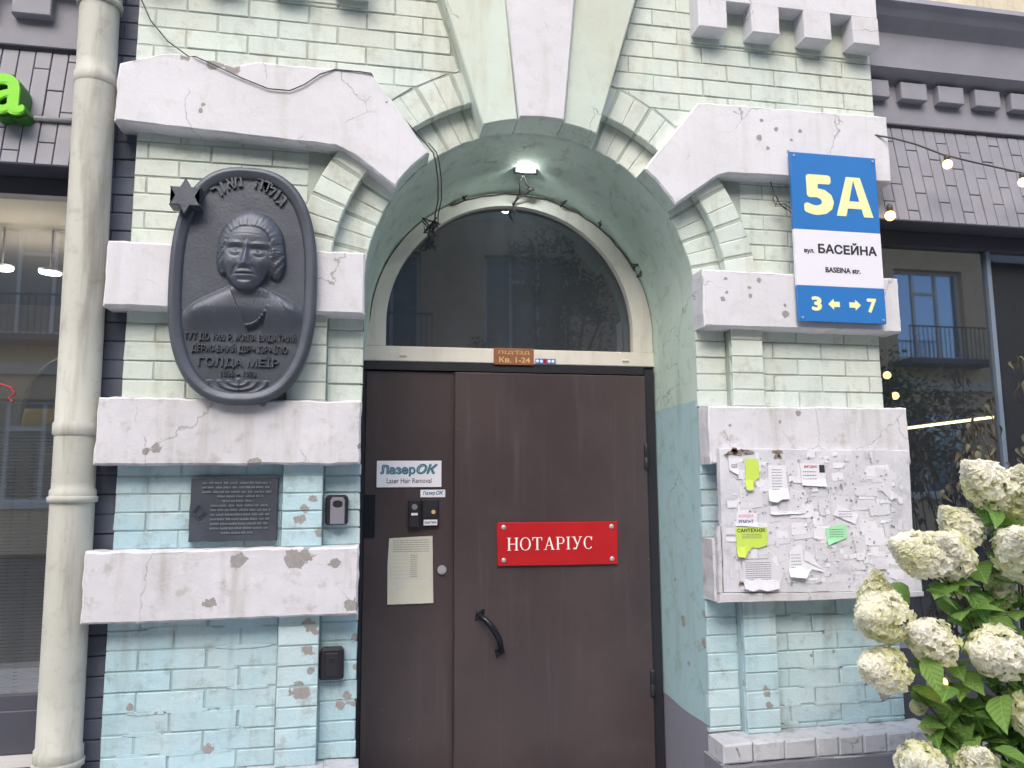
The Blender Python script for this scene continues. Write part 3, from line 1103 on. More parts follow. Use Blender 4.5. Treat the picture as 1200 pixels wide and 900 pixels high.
    if not right:
        MB().box(gx0, gx1, .20, .30, .502, .528).build('sill', MAT['window_white'], T)
    # room behind the glass
    rm = MB()
    rm.box(gx0 - .1, gx1 + .1, .36, 3.6, .3, 3.1)
    bmesh.ops.delete(rm.bm, geom=[f for f in rm.bm.faces if abs(f.calc_center_median().y - .36) < .01], context='FACES')
    for f in rm.bm.faces:
        f.normal_flip()
    rm.build('room', MAT['room'] if not right else MAT['hall'], T)
    return T


LSHOP = storefront(-4.2, -1.264, 'grey shop front behind the drainpipe with blinds in its window', False)
RSHOP = storefront(2.556, 6.2, 'grey shop front with string lights behind the hydrangea', True)
# dark painted brick pier between the house and the first shop window
pr = MB()
pr.box(-1.2625, -1.003, .166, .5, 0, 4.9)
pier = pr.build('brick_pier', MAT['slate_joint'], LSHOP)
zz = .36
i = 0
while zz < 4.2:
    xs = [-1.262, -1.165, -1.003] if i % 2 else [-1.262, -1.10, -1.003]
    for a, b_ in zip(xs, xs[1:]):
        if b_ > -1.12:
            brick(rect(a + .002, b_ - .002, zz, zz + .0755), .16, 'slate', pier)
    zz += .0805
    i += 1
# what can be seen through the first shop window
bl = MB()
for k in range(74):
    z = .765 + k * .0145
    bl.poly3([(-4.2, .34, z), (-1.275, .34, z), (-1.275, .349, z + .0095), (-4.2, .349, z + .0095)])
bl.box(-4.2, -1.275, .335, .36, 1.835, 1.86)
blind = bl.build('venetian_blind', MAT['blind'])
set_props(blind, 'half-lowered venetian blind with thin slats in the shop window by the drainpipe', 'blind')
for (x, y, z, lab) in ((-2.10, 1.5, 2.86, 'glowing ceiling light farther from the drainpipe, seen through the shop window'), (-1.84, 1.5, 2.846, 'glowing ceiling light nearer the drainpipe, seen through the shop window')):
    T = thing('ceiling_light', lab, 'light', (x, y, z + .25), 'ceiling lights in the shop by the drainpipe')
    MB().lathe([(.062, z - .004), (.062, z + .012), (.006, z + .016), (.006, z + .25)], x, y, 20).build('housing', MAT['window_white'], T, smooth=True)
    MB().lathe([(.056, z - .010), (.056, z - .0045)], x, y, 20).build('diffuser', MAT['downlight'], T)
    ld = bpy.data.lights.new('ceiling_light_lamp', 'POINT')
    ld.energy = 11
    ld.shadow_soft_size = .08
    ld.color = (1, .93, .82)
    lo_ = bpy.data.objects.new('lamp', ld)
    COL.objects.link(lo_)
    lo_.location = (x, y, z - .06)
    attach(lo_, T)
T = thing('chair', 'black round-backed chair with yellow cushion behind the blind', 'chair', (-1.42, .72, .3))
b = MB()
prof = [(-1.65 + .02, 1.86)] + [(-1.43 - .21 * math.cos(R(t)), 1.94 + .29 * math.sin(R(t))) for t in range(0, 181, 12)] + [(-1.21, 1.86)]
b.prism(prof, .78, .82, .01, back=True)
b.build('backrest', MAT['black'], T, tri=True)
b = MB()
b.tube([(x, .775, z) for x, z in prof], .011, 8)
b.build('back_frame', MAT['grey_plastic'], T, smooth=True)
b = MB()
b.prism(rough_outline([(-1.615, 1.845), (-1.23, 1.845), (-1.23, 1.965), (-1.42, 1.972), (-1.60, 1.962)], .05, .004, 3), .66, .77, .03, back=True)
b.build('cushion', MAT['yellow'], T, tri=True, smooth=True)
b = MB().box(-1.62, -1.22, .60, .84, 1.80, 1.835)
b.build('seat', MAT['black'], T)
for x in (-1.60, -1.25):
    for y in (.62, .82):
        MB().tube([(x, y, .30), (x, y, 1.80)], .014, 8).build('leg', MAT['grey_plastic'], T)
b = MB()
b.tube([(-1.70, .298, 1.985), (-1.62, .298, 2.02), (-1.545, .298, 2.035), (-1.50, .298, 2.02), (-1.485, .298, 1.995), (-1.505, .298, 1.975), (-1.49, .298, 1.96)], .004, 6)
wl = b.build('window_lettering', MAT['red_print'], LSHOP)

# lime letter on its rail
T = thing('letter_sign', 'lime green channel letter mounted in front of the grey tiles', 'sign', (-1.5, .1, 3.16))
put_text('letter_face', 'a', -1.565, -1.423, 3.125, 3.300, .028, MAT['green_face'], T, depth=.012, bold=.022)
put_text('letter_body', 'a', -1.567, -1.421, 3.122, 3.303, .0405, MAT['green_side'], T, depth=.10, bold=.022)
MB().tube([(-4.2, .128, 3.16), (-1.262, .128, 3.16)], .011, 8).build('rail', MAT['chrome'], T, smooth=True)

# LED tube and bulbs in the second shop
T = thing('led_tube', 'yellow glowing tube light inside the window behind the hydrangea', 'light', (3.5, .8, 1.95))
MB().tube([(2.95, .80, 1.888), (3.80, .80, 1.990)], .008, 8).build('tube', MAT['led'], T)
MB().tube([(2.95, .815, 1.90), (3.80, .815, 2.002)], .010, 6).build('holder', MAT['black'], T)
T = thing('bulb_string', 'dark cable with warm bulbs hanging inside the window beside the notice board', 'string lights', (2.86, .5, .6))
b = MB()
b.tube([(2.90, .5, 2.85), (2.86, .5, 2.25), (2.885, .5, 2.0), (2.93, .5, 1.4), (2.90, .5, .62)], .004, 6)
b.build('cable', MAT['cable'], T)
for (x, z) in ((2.858, 2.19), (2.90, 2.075), (2.905, .582)):
    MB().ball((x, .5, z), .021, 10, 8).build('bulb', MAT['bulb'], T, smooth=True)
# outdoor string of bulbs
T = thing('bulb_string', 'black cable with warm bulbs hung across the grey tiles', 'string lights', (2.6, -.05, 3.3))
pts = [(2.47, .02, 3.36), (2.588, -.03, 3.321), (2.70, -.05, 3.288), (2.85, -.05, 3.245), (3.0, -.05, 3.222), (3.32, -.05, 3.18), (3.7, -.05, 3.16), (4.3, -.05, 3.22), (5.0, -.05, 3.35)]
MB().tube(pts, .0045, 6).build('cable', MAT['cable'], T, smooth=True)
for (x, y, z) in ((2.872, -.05, 3.195), (3.31, -.05, 3.13), (3.75, -.05, 3.11), (4.2, -.05, 3.155)):
    MB().lathe([(.014, z + .022), (.015, z + .045), (.006, z + .052)], x, y, 12).build('socket', MAT['cable'], T, smooth=True)
    MB().ball((x, y, z), .023, 12, 9).build('bulb', MAT['bulb'], T, smooth=True)
T = thing('wall_bulb', 'warm bulb peeking out beside the blue address sign', 'light', (2.60, .05, 2.95))
MB().ball((2.585, .03, 2.935), .025, 12, 9).build('bulb', MAT['bulb'], T, smooth=True)
MB().lathe([(.014, 2.955), (.016, 2.985), (.005, 3.0)], 2.585, .03, 12).build('socket', MAT['cable'], T, smooth=True)

# ------------------------------------------------------------------ drainpipe
px, py, pr_ = -1.170, .072, .078
PIPE = thing('drainpipe', 'thick cream painted metal drainpipe running down beside the house', 'drainpipe', (px, py, 0))
secs = [(0.0, .555), (.555, 1.535), (1.535, 1.80), (1.80, 3.29), (3.29, 3.66), (3.66, 4.9)]
lean = lambda z: px - .017 * (z - 2.2) / 1.6 + .012
for k, (a, b_) in enumerate(secs):
    m_ = MB()
    rr = pr_ + (.0018 if k % 2 else 0)
    prev = None
    zs = [a, a + .008, a + .05, a + .056] + [a + (b_ - a) * t for t in (.3, .5, .7, .9)] + [b_ + .02]
    zs = sorted(z for z in zs if z <= b_ + .02)
    for z in zs:
        r_ = rr + (.006 if a + .004 < z < a + .053 else 0)
        ring = [m_.bm.verts.new((lean(z) + r_ * math.cos(t), py + r_ * math.sin(t), z)) for t in (2 * math.pi * q / 40 for q in range(40))]
        if prev:
            for q in range(40):
                m_.bm.faces.new((prev[q], prev[(q + 1) % 40], ring[(q + 1) % 40], ring[q]))
        prev = ring
    m_.build('pipe_section', MAT['pipe'], PIPE, smooth=True)
for z in (.535, 1.535, 3.655):
    MB().lathe([(pr_ + .002, z), (pr_ + .012, z + .003), (pr_ + .013, z + .024), (pr_ + .002, z + .028)], lean(z), py, 40, False).build('collar', MAT['pipe'], PIPE, smooth=True)

# ------------------------------------------------------------------ memorial plaque
PX0, PZ0, SX, SZ = -.515, 2.43, .588 / 175, 1.008 / 279
U = lambda x: PX0 + (x - 283.5) * SX
V = lambda y: PZ0 - (y - 334.5) * SZ
YR = -.030                                           # sunk field of the plaque
PLQ = thing('memorial_plaque', 'large dark oval bronze memorial plaque with a relief portrait of a woman', 'plaque', (PX0, 0, V(474)))
NE = 2.6


def oval(a, b, n=96):
    out = []
    for i in range(n):
        t = 2 * math.pi * i / n
        ct, st_ = math.cos(t), math.sin(t)
        out.append((PX0 + a * math.copysign(abs(ct) ** (2 / NE), ct), PZ0 + b * math.copysign(abs(st_) ** (2 / NE), st_)))
    return out


rim = MB()
levels = [(0, -.001, .0), (0, -.040, .0), (-.008, -.052, 0), (-.024, -.054, 0), (-.034, -.046, 0), (-.040, -.046, 0), (-.046, -.040, 0), (-.052, YR - .001, 0)]
prev = None
for (d, y, _) in levels:
    ring = [rim.bm.verts.new((x, y, z)) for x, z in oval(.294 + d, .504 + d)]
    if prev:
        for i in range(len(ring)):
            j = (i + 1) % len(ring)
            rim.bm.faces.new((prev[i], prev[j], ring[j], ring[i]))
    prev = ring
rim.build('rim', MAT['bronze'], PLQ, smooth=True, recalc=True)

nx, nz = 250, 430
X, Y = np.meshgrid(np.linspace(198, 369, nx), np.linspace(197, 472, nz))
ss = lambda a, b, v: (lambda t: t * t * (3 - 2 * t))(np.clip((v - a) / (b - a), 0, 1))
G = lambda cx, cy, rx, ry, a, rot=0.0: a * np.exp(-(((X - cx) * math.cos(rot) + (Y - cy) * math.sin(rot)) / rx) ** 2 - ((-(X - cx) * math.sin(rot) + (Y - cy) * math.cos(rot)) / ry) ** 2)
dome = lambda cx, cy, rx, ry, h: h * np.sqrt(np.clip(1 - ((X - cx) / rx) ** 2 - ((Y - cy) / ry) ** 2, 0, 1))
def seg(x0, y0, x1, y1, w_, a):
    dx, dy = x1 - x0, y1 - y0
    t = np.clip(((X - x0) * dx + (Y - y0) * dy) / (dx * dx + dy * dy), 0, 1)
    return a * np.exp(-((X - x0 - t * dx) ** 2 + (Y - y0 - t * dy) ** 2) / w_ ** 2)
side = lambda x0, y0, x1, y1: ((X - x0) * (y1 - y0) - (Y - y0) * (x1 - x0)) / math.hypot(x1 - x0, y1 - y0)   # signed distance to a line
def crease(cx, cy, hw, sag, w_, a):          # a curved line, ends fading out
    yc = cy + sag * ((X - cx) / hw) ** 2
    return a * np.exp(-((Y - yc) / w_) ** 2) * np.exp(-((X - cx) / hw) ** 6)
smax = lambda p, q, k=.0035: k * np.logaddexp(p / k, q / k)
H = np.zeros_like(X)
# shoulders and jacket
sh_l = np.interp(X, [205, 214, 226, 238, 250, 260, 270, 285, 300, 312, 322, 332, 344, 352, 360], [388, 370, 358, 351, 345, 340, 335, 331, 333, 338, 343, 348, 354, 361, 376])
dsh = np.clip(Y - sh_l, 0, None)
body = (1 - np.exp(-dsh / 6.0)) * (1 - ss(360, 395, Y)) * ss(205, 226, X) * (1 - ss(342, 361, X))
H += body * (.016 + .012 * np.sqrt(np.clip(1 - ((X - 285) / 82) ** 2, 0, 1)))
vl, vr = side(264, 334, 291, 392), -side(318, 341, 306, 394)
inV = ss(0, 1.4, vl) * ss(0, 1.4, vr) * ss(330, 340, Y) * (1 - ss(376, 394, Y))
H -= inV * .0125 * ss(335, 352, Y)
H += body * .0004 * np.sin(X * 2.1 + .4 * Y)
neck = ss(266, 273, X) * (1 - ss(301, 309, X)) * ss(330, 336, Y) * (1 - ss(345, 378, Y))
H = np.maximum(H, neck * (.007 + dome(287, 350, 22, 60, .006)))
H += .0035 * ss(0, 2.5, side(320, 345, 334, 364)) * (1 - ss(6, 12, side(320, 345, 334, 364))) * ss(344, 350, Y) * (1 - ss(362, 372, Y)) * body
# head: skull with hair, then the face
ang = np.arctan2(Y - 302, X - 289)
rad = np.hypot((X - 290) / 40.0, (Y - 293) / 46.0)
hair = dome(291, 292, 40.5, 45.0, .058) * (1 - ss(312, 336, Y))
lock_l, lock_r = dome(258.5, 303, 8.5, 23, .030), dome(322, 305, 11, 25, .036)
hair = smax(smax(hair, lock_l), lock_r) - .0035 * .0
hm = ss(.004, .012, hair)
strand = np.sin(ang * 31 + 1.7 * np.sin(ang * 7 + 1) + 4 * rad) * .0004 + np.sin(ang * 53 + 3 * np.sin(ang * 4) - 6 * rad) * .0004 + np.sin(ang * 17 + 2.5 * np.sin(ang * 3) + 9 * rad) * .0003
curl = np.sin(Y * .50 + X * .42 + 1.8 * np.sin(X * .25 + Y * .1)) * .0017 * ss(274, 296, Y)
hair = hair * hm + hm * (strand + curl)
hair += hm * .0045
hair += hm * (G(278, 259, 12, 6, .003, -.4) + G(304, 259, 14, 6, .003, .4) - G(291, 262, 4, 9, .002))
fx = 288.0 - (Y - 300) * .04
fr_w = 30.5 - 9.5 * ss(312, 348, Y) - 1.5 * ss(300, 275, Y)
face = .060 * np.sqrt(np.clip(1 - (np.abs(X - fx) / (fr_w + 5 * (1 - ss(308, 326, Y)))) ** 2.3 - (np.abs(Y - 306) / np.where(Y < 306, 52.0, 41.0)) ** 3.4, 0, 1))
ragged = .012 * np.sin(ang * 19 + 2 * np.sin(ang * 5)) + .008 * np.sin(ang * 41)
fmask = ss(.0, .30, 1 + ragged * (Y < 318) - (np.abs(X - fx) / (fr_w - .5)) ** 2.2 - (np.abs(Y - 307) / 39.5) ** 4)
feat = np.zeros_like(X)
feat += G(287, 280, 20, 8, .0035)
feat += G(272, 290.0, 9, 2.3, .0055, .08) + G(302.5, 291.0, 10, 2.3, .0055, -.06)            # brows
feat -= G(273.5, 296.5, 8.0, 3.9, .0135, .0) + G(301.5, 297.5, 8.6, 3.9, .0135, -.0)         # sockets
feat -= G(281, 296, 3.0, 4.0, .0020) + G(292.5, 296.5, 3.0, 4.0, .0020)
feat += G(273.5, 298.6, 5.2, 2.3, .0085) + G(301.5, 299.6, 5.4, 2.3, .0085)                    # eyeballs
feat += crease(273.5, 296.4, 6.5, 2.2, .9, .0030) + crease(301.5, 297.4, 6.8, 2.2, .9, .0030)   # upper lids
feat += crease(273.5, 301.6, 6.0, -1.8, .9, .0018) + crease(301.5, 302.6, 6.2, -1.8, .9, .0018)
feat -= crease(273.5, 305.4, 7.0, -2.2, 1.3, .0020) + crease(302, 306.4, 7.2, -2.2, 1.3, .0020)  # bags
feat -= G(274.0, 298.8, 1.6, 1.4, .0050) + G(301.6, 299.8, 1.6, 1.4, .0050)                # pupils
nw = 2.4 + 2.4 * ss(296, 315, Y)
nose = np.exp(-((X - (287.3 - (Y - 290) * .09)) / nw) ** 2) * ss(284, 294, Y) * (1 - ss(314.5, 319.5, Y))
feat += nose * (.0075 + .0085 * ss(294, 314, Y))
feat += G(279.8, 315.4, 2.4, 2.6, .0055) + G(291.0, 315.6, 2.4, 2.6, .0055)
feat -= G(282.4, 319.4, 1.4, .9, .0035) + G(288.4, 319.4, 1.4, .9, .0035)
feat += G(267, 311, 7.5, 7, .0045) + G(307, 312, 8, 7, .0045)
for (x0, y0, x1, y1, bow) in ((277.5, 314, 270.5, 330, -1.5), (293.5, 314, 301.5, 331, 1.5)):     # smile lines
    t = np.clip((Y - y0) / (y1 - y0), 0, 1)
    xc = x0 + (x1 - x0) * t + bow * np.sin(math.pi * t)
    feat -= .0048 * np.exp(-((X - xc) / 1.9) ** 2) * ss(y0 - 2, y0 + 4, Y) * (1 - ss(y1 - 5, y1 + 1, Y))
feat -= crease(285, 325.4, 11.5, .7, 1.05, .0058)                                            # mouth
feat += crease(285, 323.0, 9.5, .8, 1.5, .0026) + crease(285, 328.2, 8.5, -.4, 1.9, .0040)
feat -= crease(285, 332.6, 8, -.6, 1.6, .0034)
feat += G(285.5, 338.5, 9, 4.6, .0060)
feat -= G(268.5, 333, 2.5, 5, .0022, -.4) + G(302.5, 334, 2.5, 5, .0022, .4)
feat -= crease(287, 274.5, 17, 1.0, .9, .0006) + crease(287, 279, 17, 1.0, .9, .0007)
feat -= G(285.6, 288, .9, 3, .0013) + G(289.4, 288, .9, 3, .0013)
head = face + feat * ss(0, .02, face)
Hh = hair * (1 - fmask) + np.maximum(head, 0) * fmask
H = np.maximum(H, Hh)
# string of beads
for k in range(9):
    t = k / 8
    bx_, by_ = 289 + 24 * t, 383 - 2 * t - 20 * t ** 2.4
    H = np.maximum(H, np.where((X - bx_) ** 2 + (Y - by_) ** 2 < 4.4, .020 + .008 * np.sqrt(np.clip(1 - ((X - bx_) ** 2 + (Y - by_) ** 2) / 4.4, 0, 1)), 0))
# candelabrum below the inscription
for rx, ry in ((33, 15.5), (21.5, 10.5), (11, 5.5)):
    q = np.hypot((X - 281) / rx, (Y - 447) / ry)
    H += np.where(Y > 446.5, .007 * np.exp(-((q - 1) * (rx + ry) / 2 / 1.6) ** 2), 0)
H += seg(281, 446, 281, 464, 1.5, .006)
aa, bb_ = .294 - .046, .504 - .046
XX, ZZ = U(X), V(Y)
ins = (np.abs((XX - PX0) / aa) ** NE + np.abs((ZZ - PZ0) / bb_) ** NE) < 1.0
co = np.stack([XX, YR - H, ZZ], -1).reshape(-1, 3)
idx = np.arange(nx * nz).reshape(nz, nx)
ok = ins[:-1, :-1] & ins[1:, :-1] & ins[:-1, 1:] & ins[1:, 1:]
qd = np.stack([idx[:-1, :-1], idx[1:, :-1], idx[1:, 1:], idx[:-1, 1:]], -1)[ok]
used = np.unique(qd)
remap = np.full(nx * nz, -1)
remap[used] = np.arange(len(used))
me = bpy.data.meshes.new('relief_portrait')
me.from_pydata(co[used].tolist(), [], remap[qd].tolist())
me.polygons.foreach_set('use_smooth', [True] * len(me.polygons))
relief = mobj('relief_portrait', me, MAT['bronze'], PLQ)
relief['label'] = 'relief bust of an older woman with swept-back hair, jacket and bead necklace'
bk = MB()
bk.prism(oval(.294 - .03, .504 - .03), YR + .004, -.001, 0)
bk.build('back_plate', MAT['bronze'], PLQ)
for body_, x0, x1, y0, y1, bo in (('ТУТ ДО 1903 Р. ЖИЛА ВИДАТНИЙ', 217, 348, 390.5, 402.5, .010), ('ДЕРЖАВНИЙ ДІЯЧ ІЗРАЇЛЮ', 226, 338, 404, 416, .010),
                                  ('ГОЛДА МЕЇР', 234, 328, 418, 433, .022), ('1898 – 1978', 261, 302, 435.5, 442, .008)):
    put_text('lettering', body_, U(x0), U(x1), V(y1), V(y0), YR - .009, MAT['bronze'], PLQ, depth=.012, bold=bo)
heb = 'ריאמ הדלוג'
# the letters stand on an arc under the rim, as they read on the plaque
angs = [127, 119, 110, 101, None, 77, 68.5, 61, 54, 47]
for ch, a in zip(heb, angs):
    if ch == ' ' or a is None:
        continue
    mm = text_mesh('lettering', ch, -.5, .5, -.5, .5, 0, depth=1, bold=.02)
    n_ = len(mm.vertices)
    cc_ = np.empty(n_ * 3, dtype=np.float32)
    mm.vertices.foreach_get('co', cc_)
    cc_ = cc_.reshape(-1, 3)
    hw = .016 if ch not in 'וי' else .006
    lx, lz = cc_[:, 0] * hw * 2, cc_[:, 2] * .050
    t = R(a)
    ox, oz = U(283.5) + .205 * math.cos(t), V(290) + .285 * math.sin(t)
    tl = R(a - 90) * .85
    cc_[:, 0] = ox + lx * math.cos(tl) - lz * math.sin(tl)
    cc_[:, 2] = oz + lx * math.sin(tl) + lz * math.cos(tl)
    cc_[:, 1] = YR - .012 + cc_[:, 1] * .014
    mm.vertices.foreach_set('co', cc_.ravel())
    mm.update()
    mobj('lettering', mm, MAT['bronze'], PLQ)
stp = []
for k in range(12):
    rr = .078 if k % 2 == 0 else .078 / math.sqrt(3)
    stp.append((-.748 + rr * .9 * math.sin(math.pi * k / 6), 2.772 + rr * math.cos(math.pi * k / 6)))
MB().prism(stp, -.10, -.02, .003).build('star', MAT['bronze'], PLQ, tri=True)

# small dark inscription tablet
T = thing('inscription_tablet', 'small dark rectangular tablet with raised lines of text between two white bands', 'plaque', (-.533, .06, 1.373))
MB().prism(rough_outline([(-.707, 1.372), (-.362, 1.374), (-.360, 1.630), (-.705, 1.628)], .03, .002, 71), .060, .095, .003, .002).build('tablet', MAT['bronze'], T, tri=True)
ln = MB()
rg = random.Random(4)
for k in range(12):
    z = 1.606 - k * .0185
    a, b_ = ((-.66, -.39) if k < 3 else (-.60, -.42) if k < 5 else (-.625, -.395))
    if k in (4, 11):
        a, b_ = -.58, -.46
    x = a
    while x < b_:
        wd = rg.uniform(.012, .034)
        xe = min(x + wd, b_)
        x2 = x
        while x2 < xe:
            ln.box(x2, x2 + .0040, .0560, .0605, z, z + rg.uniform(.006, .009))
            x2 += .006
        x = xe + .008
inscription = ln.build('inscription', MAT['bronze_light'], T)
inscription['kind'] = 'stuff'
dm = MB()
for rr in (.030, .018):
    dm.tube([(-.668 + rr * math.cos(R(t)), .058, 1.49 + rr * math.sin(R(t))) for t in (0, 90, 180, 270, 360)], .0018, 6)
dm.build('emblem', MAT['bronze'], T)


# key lock boxes
def lockbox(x0, x1, z0, z1, grey, label, y=.11):
    T = thing('key_lock_box', label, 'lock box', ((x0 + x1) / 2, y, z0))
    rr = .018
    P = []
    for cx_, cz_, a0 in ((x1 - rr, z0 + rr * .5, -90), (x1 - rr, z1 - rr, 0), (x0 + rr, z1 - rr, 90), (x0 + rr, z0 + rr * .5, 180)):
        kk = rr if cz_ > (z0 + z1) / 2 else rr * .5
        P += [(cx_ + kk * math.cos(R(a0 + t)) * (rr / kk if kk < rr else 1), cz_ + kk * math.sin(R(a0 + t))) for t in (0, 30, 60, 90)]
    MB().prism(P, y - .048, y, .008).build('body', MAT['black'], T, tri=True)
    w_, hh = x1 - x0, z1 - z0
    if grey:
        P2 = [(x0 + w_ * .22, z0 + .003), (x1 - w_ * .14, z0 + .003), (x1 - w_ * .14, z1 - hh * .16), (x1 - w_ * .24, z1 - hh * .08), (x0 + w_ * .32, z1 - hh * .08), (x0 + w_ * .22, z1 - hh * .16)]
        fc = MB().prism(P2, y - .053, y - .047, .003).build('front_cover', MAT['grey_plastic'], T, tri=True)
        P3 = [(x0 + w_ * .54 + w_ * .22 * math.cos(R(t)), z1 - hh * .30 + hh * .12 * math.copysign(abs(math.sin(R(t))) ** .7, math.sin(R(t)))) for t in range(0, 360, 20)]
        MB().prism(P3, y - .0545, y - .05, .001).build('thumb_recess', MAT['black'], fc, tri=True)
    else:
        fc = MB().prism(rect(x0 + w_ * .25, x1 - w_ * .22, z0 + hh * .12, z1 - hh * .14), y - .0505, y - .047, .003).build('front_cover', MAT['door_dark'], T)
        MB().prism(rect(x0 + w_ * .38, x1 - w_ * .38, z1 - hh * .40, z1 - hh * .28), y - .0535, y - .05, .001).build('thumb_recess', MAT['black'], fc)


lockbox(-.168, -.074, 1.432, 1.557, True, 'black key lock box with grey front on the aqua wall')
lockbox(-.176, -.078, .803, .93, False, 'all-black key lock box under the lowest white band')

# ------------------------------------------------------------------ street address sign
SGN = thing('address_sign', 'blue and white enamel street sign with the number 5A', 'sign', (2.243, -.02, 2.36))
YS_ = -.031
MB().prism(rect(2.010, 2.476, 2.815, 3.205), YS_, -.012, .001).build('top_panel', MAT['sign_blue'], SGN)
MB().prism(rect(2.010, 2.476, 2.5352, 2.8148), YS_, -.012, .001).build('middle_panel', MAT['sign_white'], SGN)
MB().prism(rect(2.010, 2.476, 2.36, 2.535), YS_, -.012, .001).build('bottom_panel', MAT['sign_blue'], SGN)
sx_ = lambda f: 2.010 + .466 * f
put_text('lettering', '5', sx_(.13), sx_(.475), 2.890, 3.096, YS_ - .0015, MAT['sign_yellow'], SGN, bold=.045)
la, lb, lz0, lz1 = sx_(.50), sx_(.93), 2.893, 3.095
lm = (la + lb) / 2
b = MB()
b.prism([(la, lz0), (la + .052, lz0), (lm + .004, lz1), (lm - .038, lz1)], YS_ - .0015, YS_ - .0002, 0)
b.prism([(lb - .052, lz0), (lb, lz0), (lm + .038, lz1), (lm - .004, lz1)], YS_ - .0016, YS_ - .0002, 0)
b.prism([(lm - .060, lz0 + .040), (lm + .060, lz0 + .040), (lm + .048, lz0 + .078), (lm - .048, lz0 + .078)], YS_ - .0017, YS_ - .0002, 0)
b.build('lettering', MAT['sign_yellow'], SGN)
put_text('lettering', 'вул.', sx_(.10), sx_(.215), 2.692, 2.716, YS_ - .0015, MAT['ink'], SGN, bold=.03)
put_text('lettering', 'БАСЕЙНА', sx_(.26), sx_(.94), 2.698, 2.758, YS_ - .0015, MAT['ink'], SGN, bold=.03)
put_text('lettering', 'BASEINA str.', sx_(.33), sx_(.735), 2.604, 2.631, YS_ - .0015, MAT['ink'], SGN, bold=.03)
put_text('lettering', '3', sx_(.15), sx_(.265), 2.412, 2.483, YS_ - .0015, MAT['sign_yellow'], SGN, bold=.045)
put_text('lettering', '7', sx_(.785), sx_(.895), 2.412, 2.483, YS_ - .0015, MAT['sign_yellow'], SGN, bold=.045)
for s, f0 in ((-1, .41), (1, .64)):
    cx_ = sx_(f0)
    A = [(0, .0), (.0, 0)]
    P = [(cx_ + s * .034, 2.447), (cx_ + s * .004, 2.474), (cx_ + s * .004, 2.460), (cx_ - s * .028, 2.460), (cx_ - s * .028, 2.434), (cx_ + s * .004, 2.434), (cx_ + s * .004, 2.420)]
    MB().prism(P, YS_ - .0015, YS_ - .0002, 0).build('arrow', MAT['sign_yellow'], SGN, tri=True)
for x, z in ((2.028, 3.187), (2.458, 3.187), (2.028, 2.378), (2.458, 2.378)):
    MB().tube([(x, YS_ + .001, z), (x, YS_ - .004, z)], .006, 10).build('screw', MAT['chrome'], SGN)
# wire tangle behind the sign
T = thing('loose_wire', 'loose twisted wire curling out beside the blue address sign', 'wire', (1.99, .02, 2.9))
b = MB()
pts = [(2.05, .03, 2.93), (2.0, .03, 2.96), (1.955, .03, 2.955), (1.935, .02, 2.98), (1.95, .02, 3.0), (1.965, .02, 2.98), (1.95, .03, 2.945), (1.99, .03, 2.95), (2.02, .02, 2.925), (2.04, .02, 2.90)]
b.tube(pts, .0025, 6)
b.tube([(1.95, .06, 3.085), (1.965, .06, 3.03), (1.985, .04, 2.96), (2.01, .03, 2.93)], .0025, 6)
b.build('wire', MAT['cable'], T, smooth=True)

# ------------------------------------------------------------------ notice board and its papers
NB = thing('notice_board', 'white notice board covered with torn paper remnants', 'notice board', (2.06, -.02, 1.09))
YN = -.032
MB().prism(rough_outline([(1.573, 1.115), (2.53, 1.088), (2.548, 1.745), (1.574, 1.753)], .04, .0025, 81), YN, -.001, .002, .001).build('panel', MAT['board'], NB, tri=True)
MB().prism(rough_outline([(1.546, 1.07), (2.57, 1.066), (2.57, 1.088), (1.555, 1.112)], .05, .002, 82), -.034, -.001, .002).build('bottom_rail', MAT['worn'], NB, tri=True)
MB().prism(rough_outline([(1.550, 1.113), (1.570, 1.115), (1.5725, 1.42), (1.552, 1.36)], .03, .003, 83), -.028, -.0012, .002).build('side_rail', MAT['worn'], NB, tri=True)
rg = random.Random(21)
sc = [MB(), MB()]
layer = 0
for k in range(230):
    x, z = rg.uniform(1.60, 2.50), rg.uniform(1.13, 1.73)
    w_, h_ = rg.uniform(.008, .13), rg.uniform(.006, .10)
    if rg.random() < .6:
        w_, h_ = w_ * .5, h_ * .4
    rot = rg.uniform(-.12, .12)
    P = []
    for (a, b_) in rough_outline(rect(-w_ / 2, w_ / 2, -h_ / 2, h_ / 2), .008, .0035, k):
        P.append((x + a * math.cos(rot) - b_ * math.sin(rot), z + a * math.sin(rot) + b_ * math.cos(rot)))
    if min(p[1] for p in P) < 1.118 or max(p[1] for p in P) > 1.742:
        continue
    if min(p[0] for p in P) < 1.577 or max(p[0] for p in P) > 2.53:
        continue
    y = YN - .0004 - .000012 * k
    tgt = sc[k % 2]
    c0 = [tgt.bm.verts.new((p[0], y - (rg.uniform(.0004, .0016) if rg.random() < .15 else 0), p[1])) for p in P]
    tgt.bm.faces.new(c0)
for q, mname in zip(sc, ('paper', 'paper_grey')):
    o = q.build('paper_scraps', MAT[mname], NB, tri=True)
    o['kind'] = 'stuff'
pm = MB()
for k in range(260):       # remnants of print
    x, z = rg.uniform(1.62, 2.46), rg.uniform(1.12, 1.72)
    wv = rg.uniform(.003, .012)
    pm.poly3([(x, YN - .0042, z), (x + wv, YN - .0042, z + rg.uniform(-.003, .003)), (x + wv, YN - .0042, z + rg.uniform(.003, .006)), (x, YN - .0042, z + rg.uniform(.003, .008))])
o = pm.build('print_remnants', MAT['ink_pale'], NB)
o['kind'] = 'stuff'
tm_ = MB()
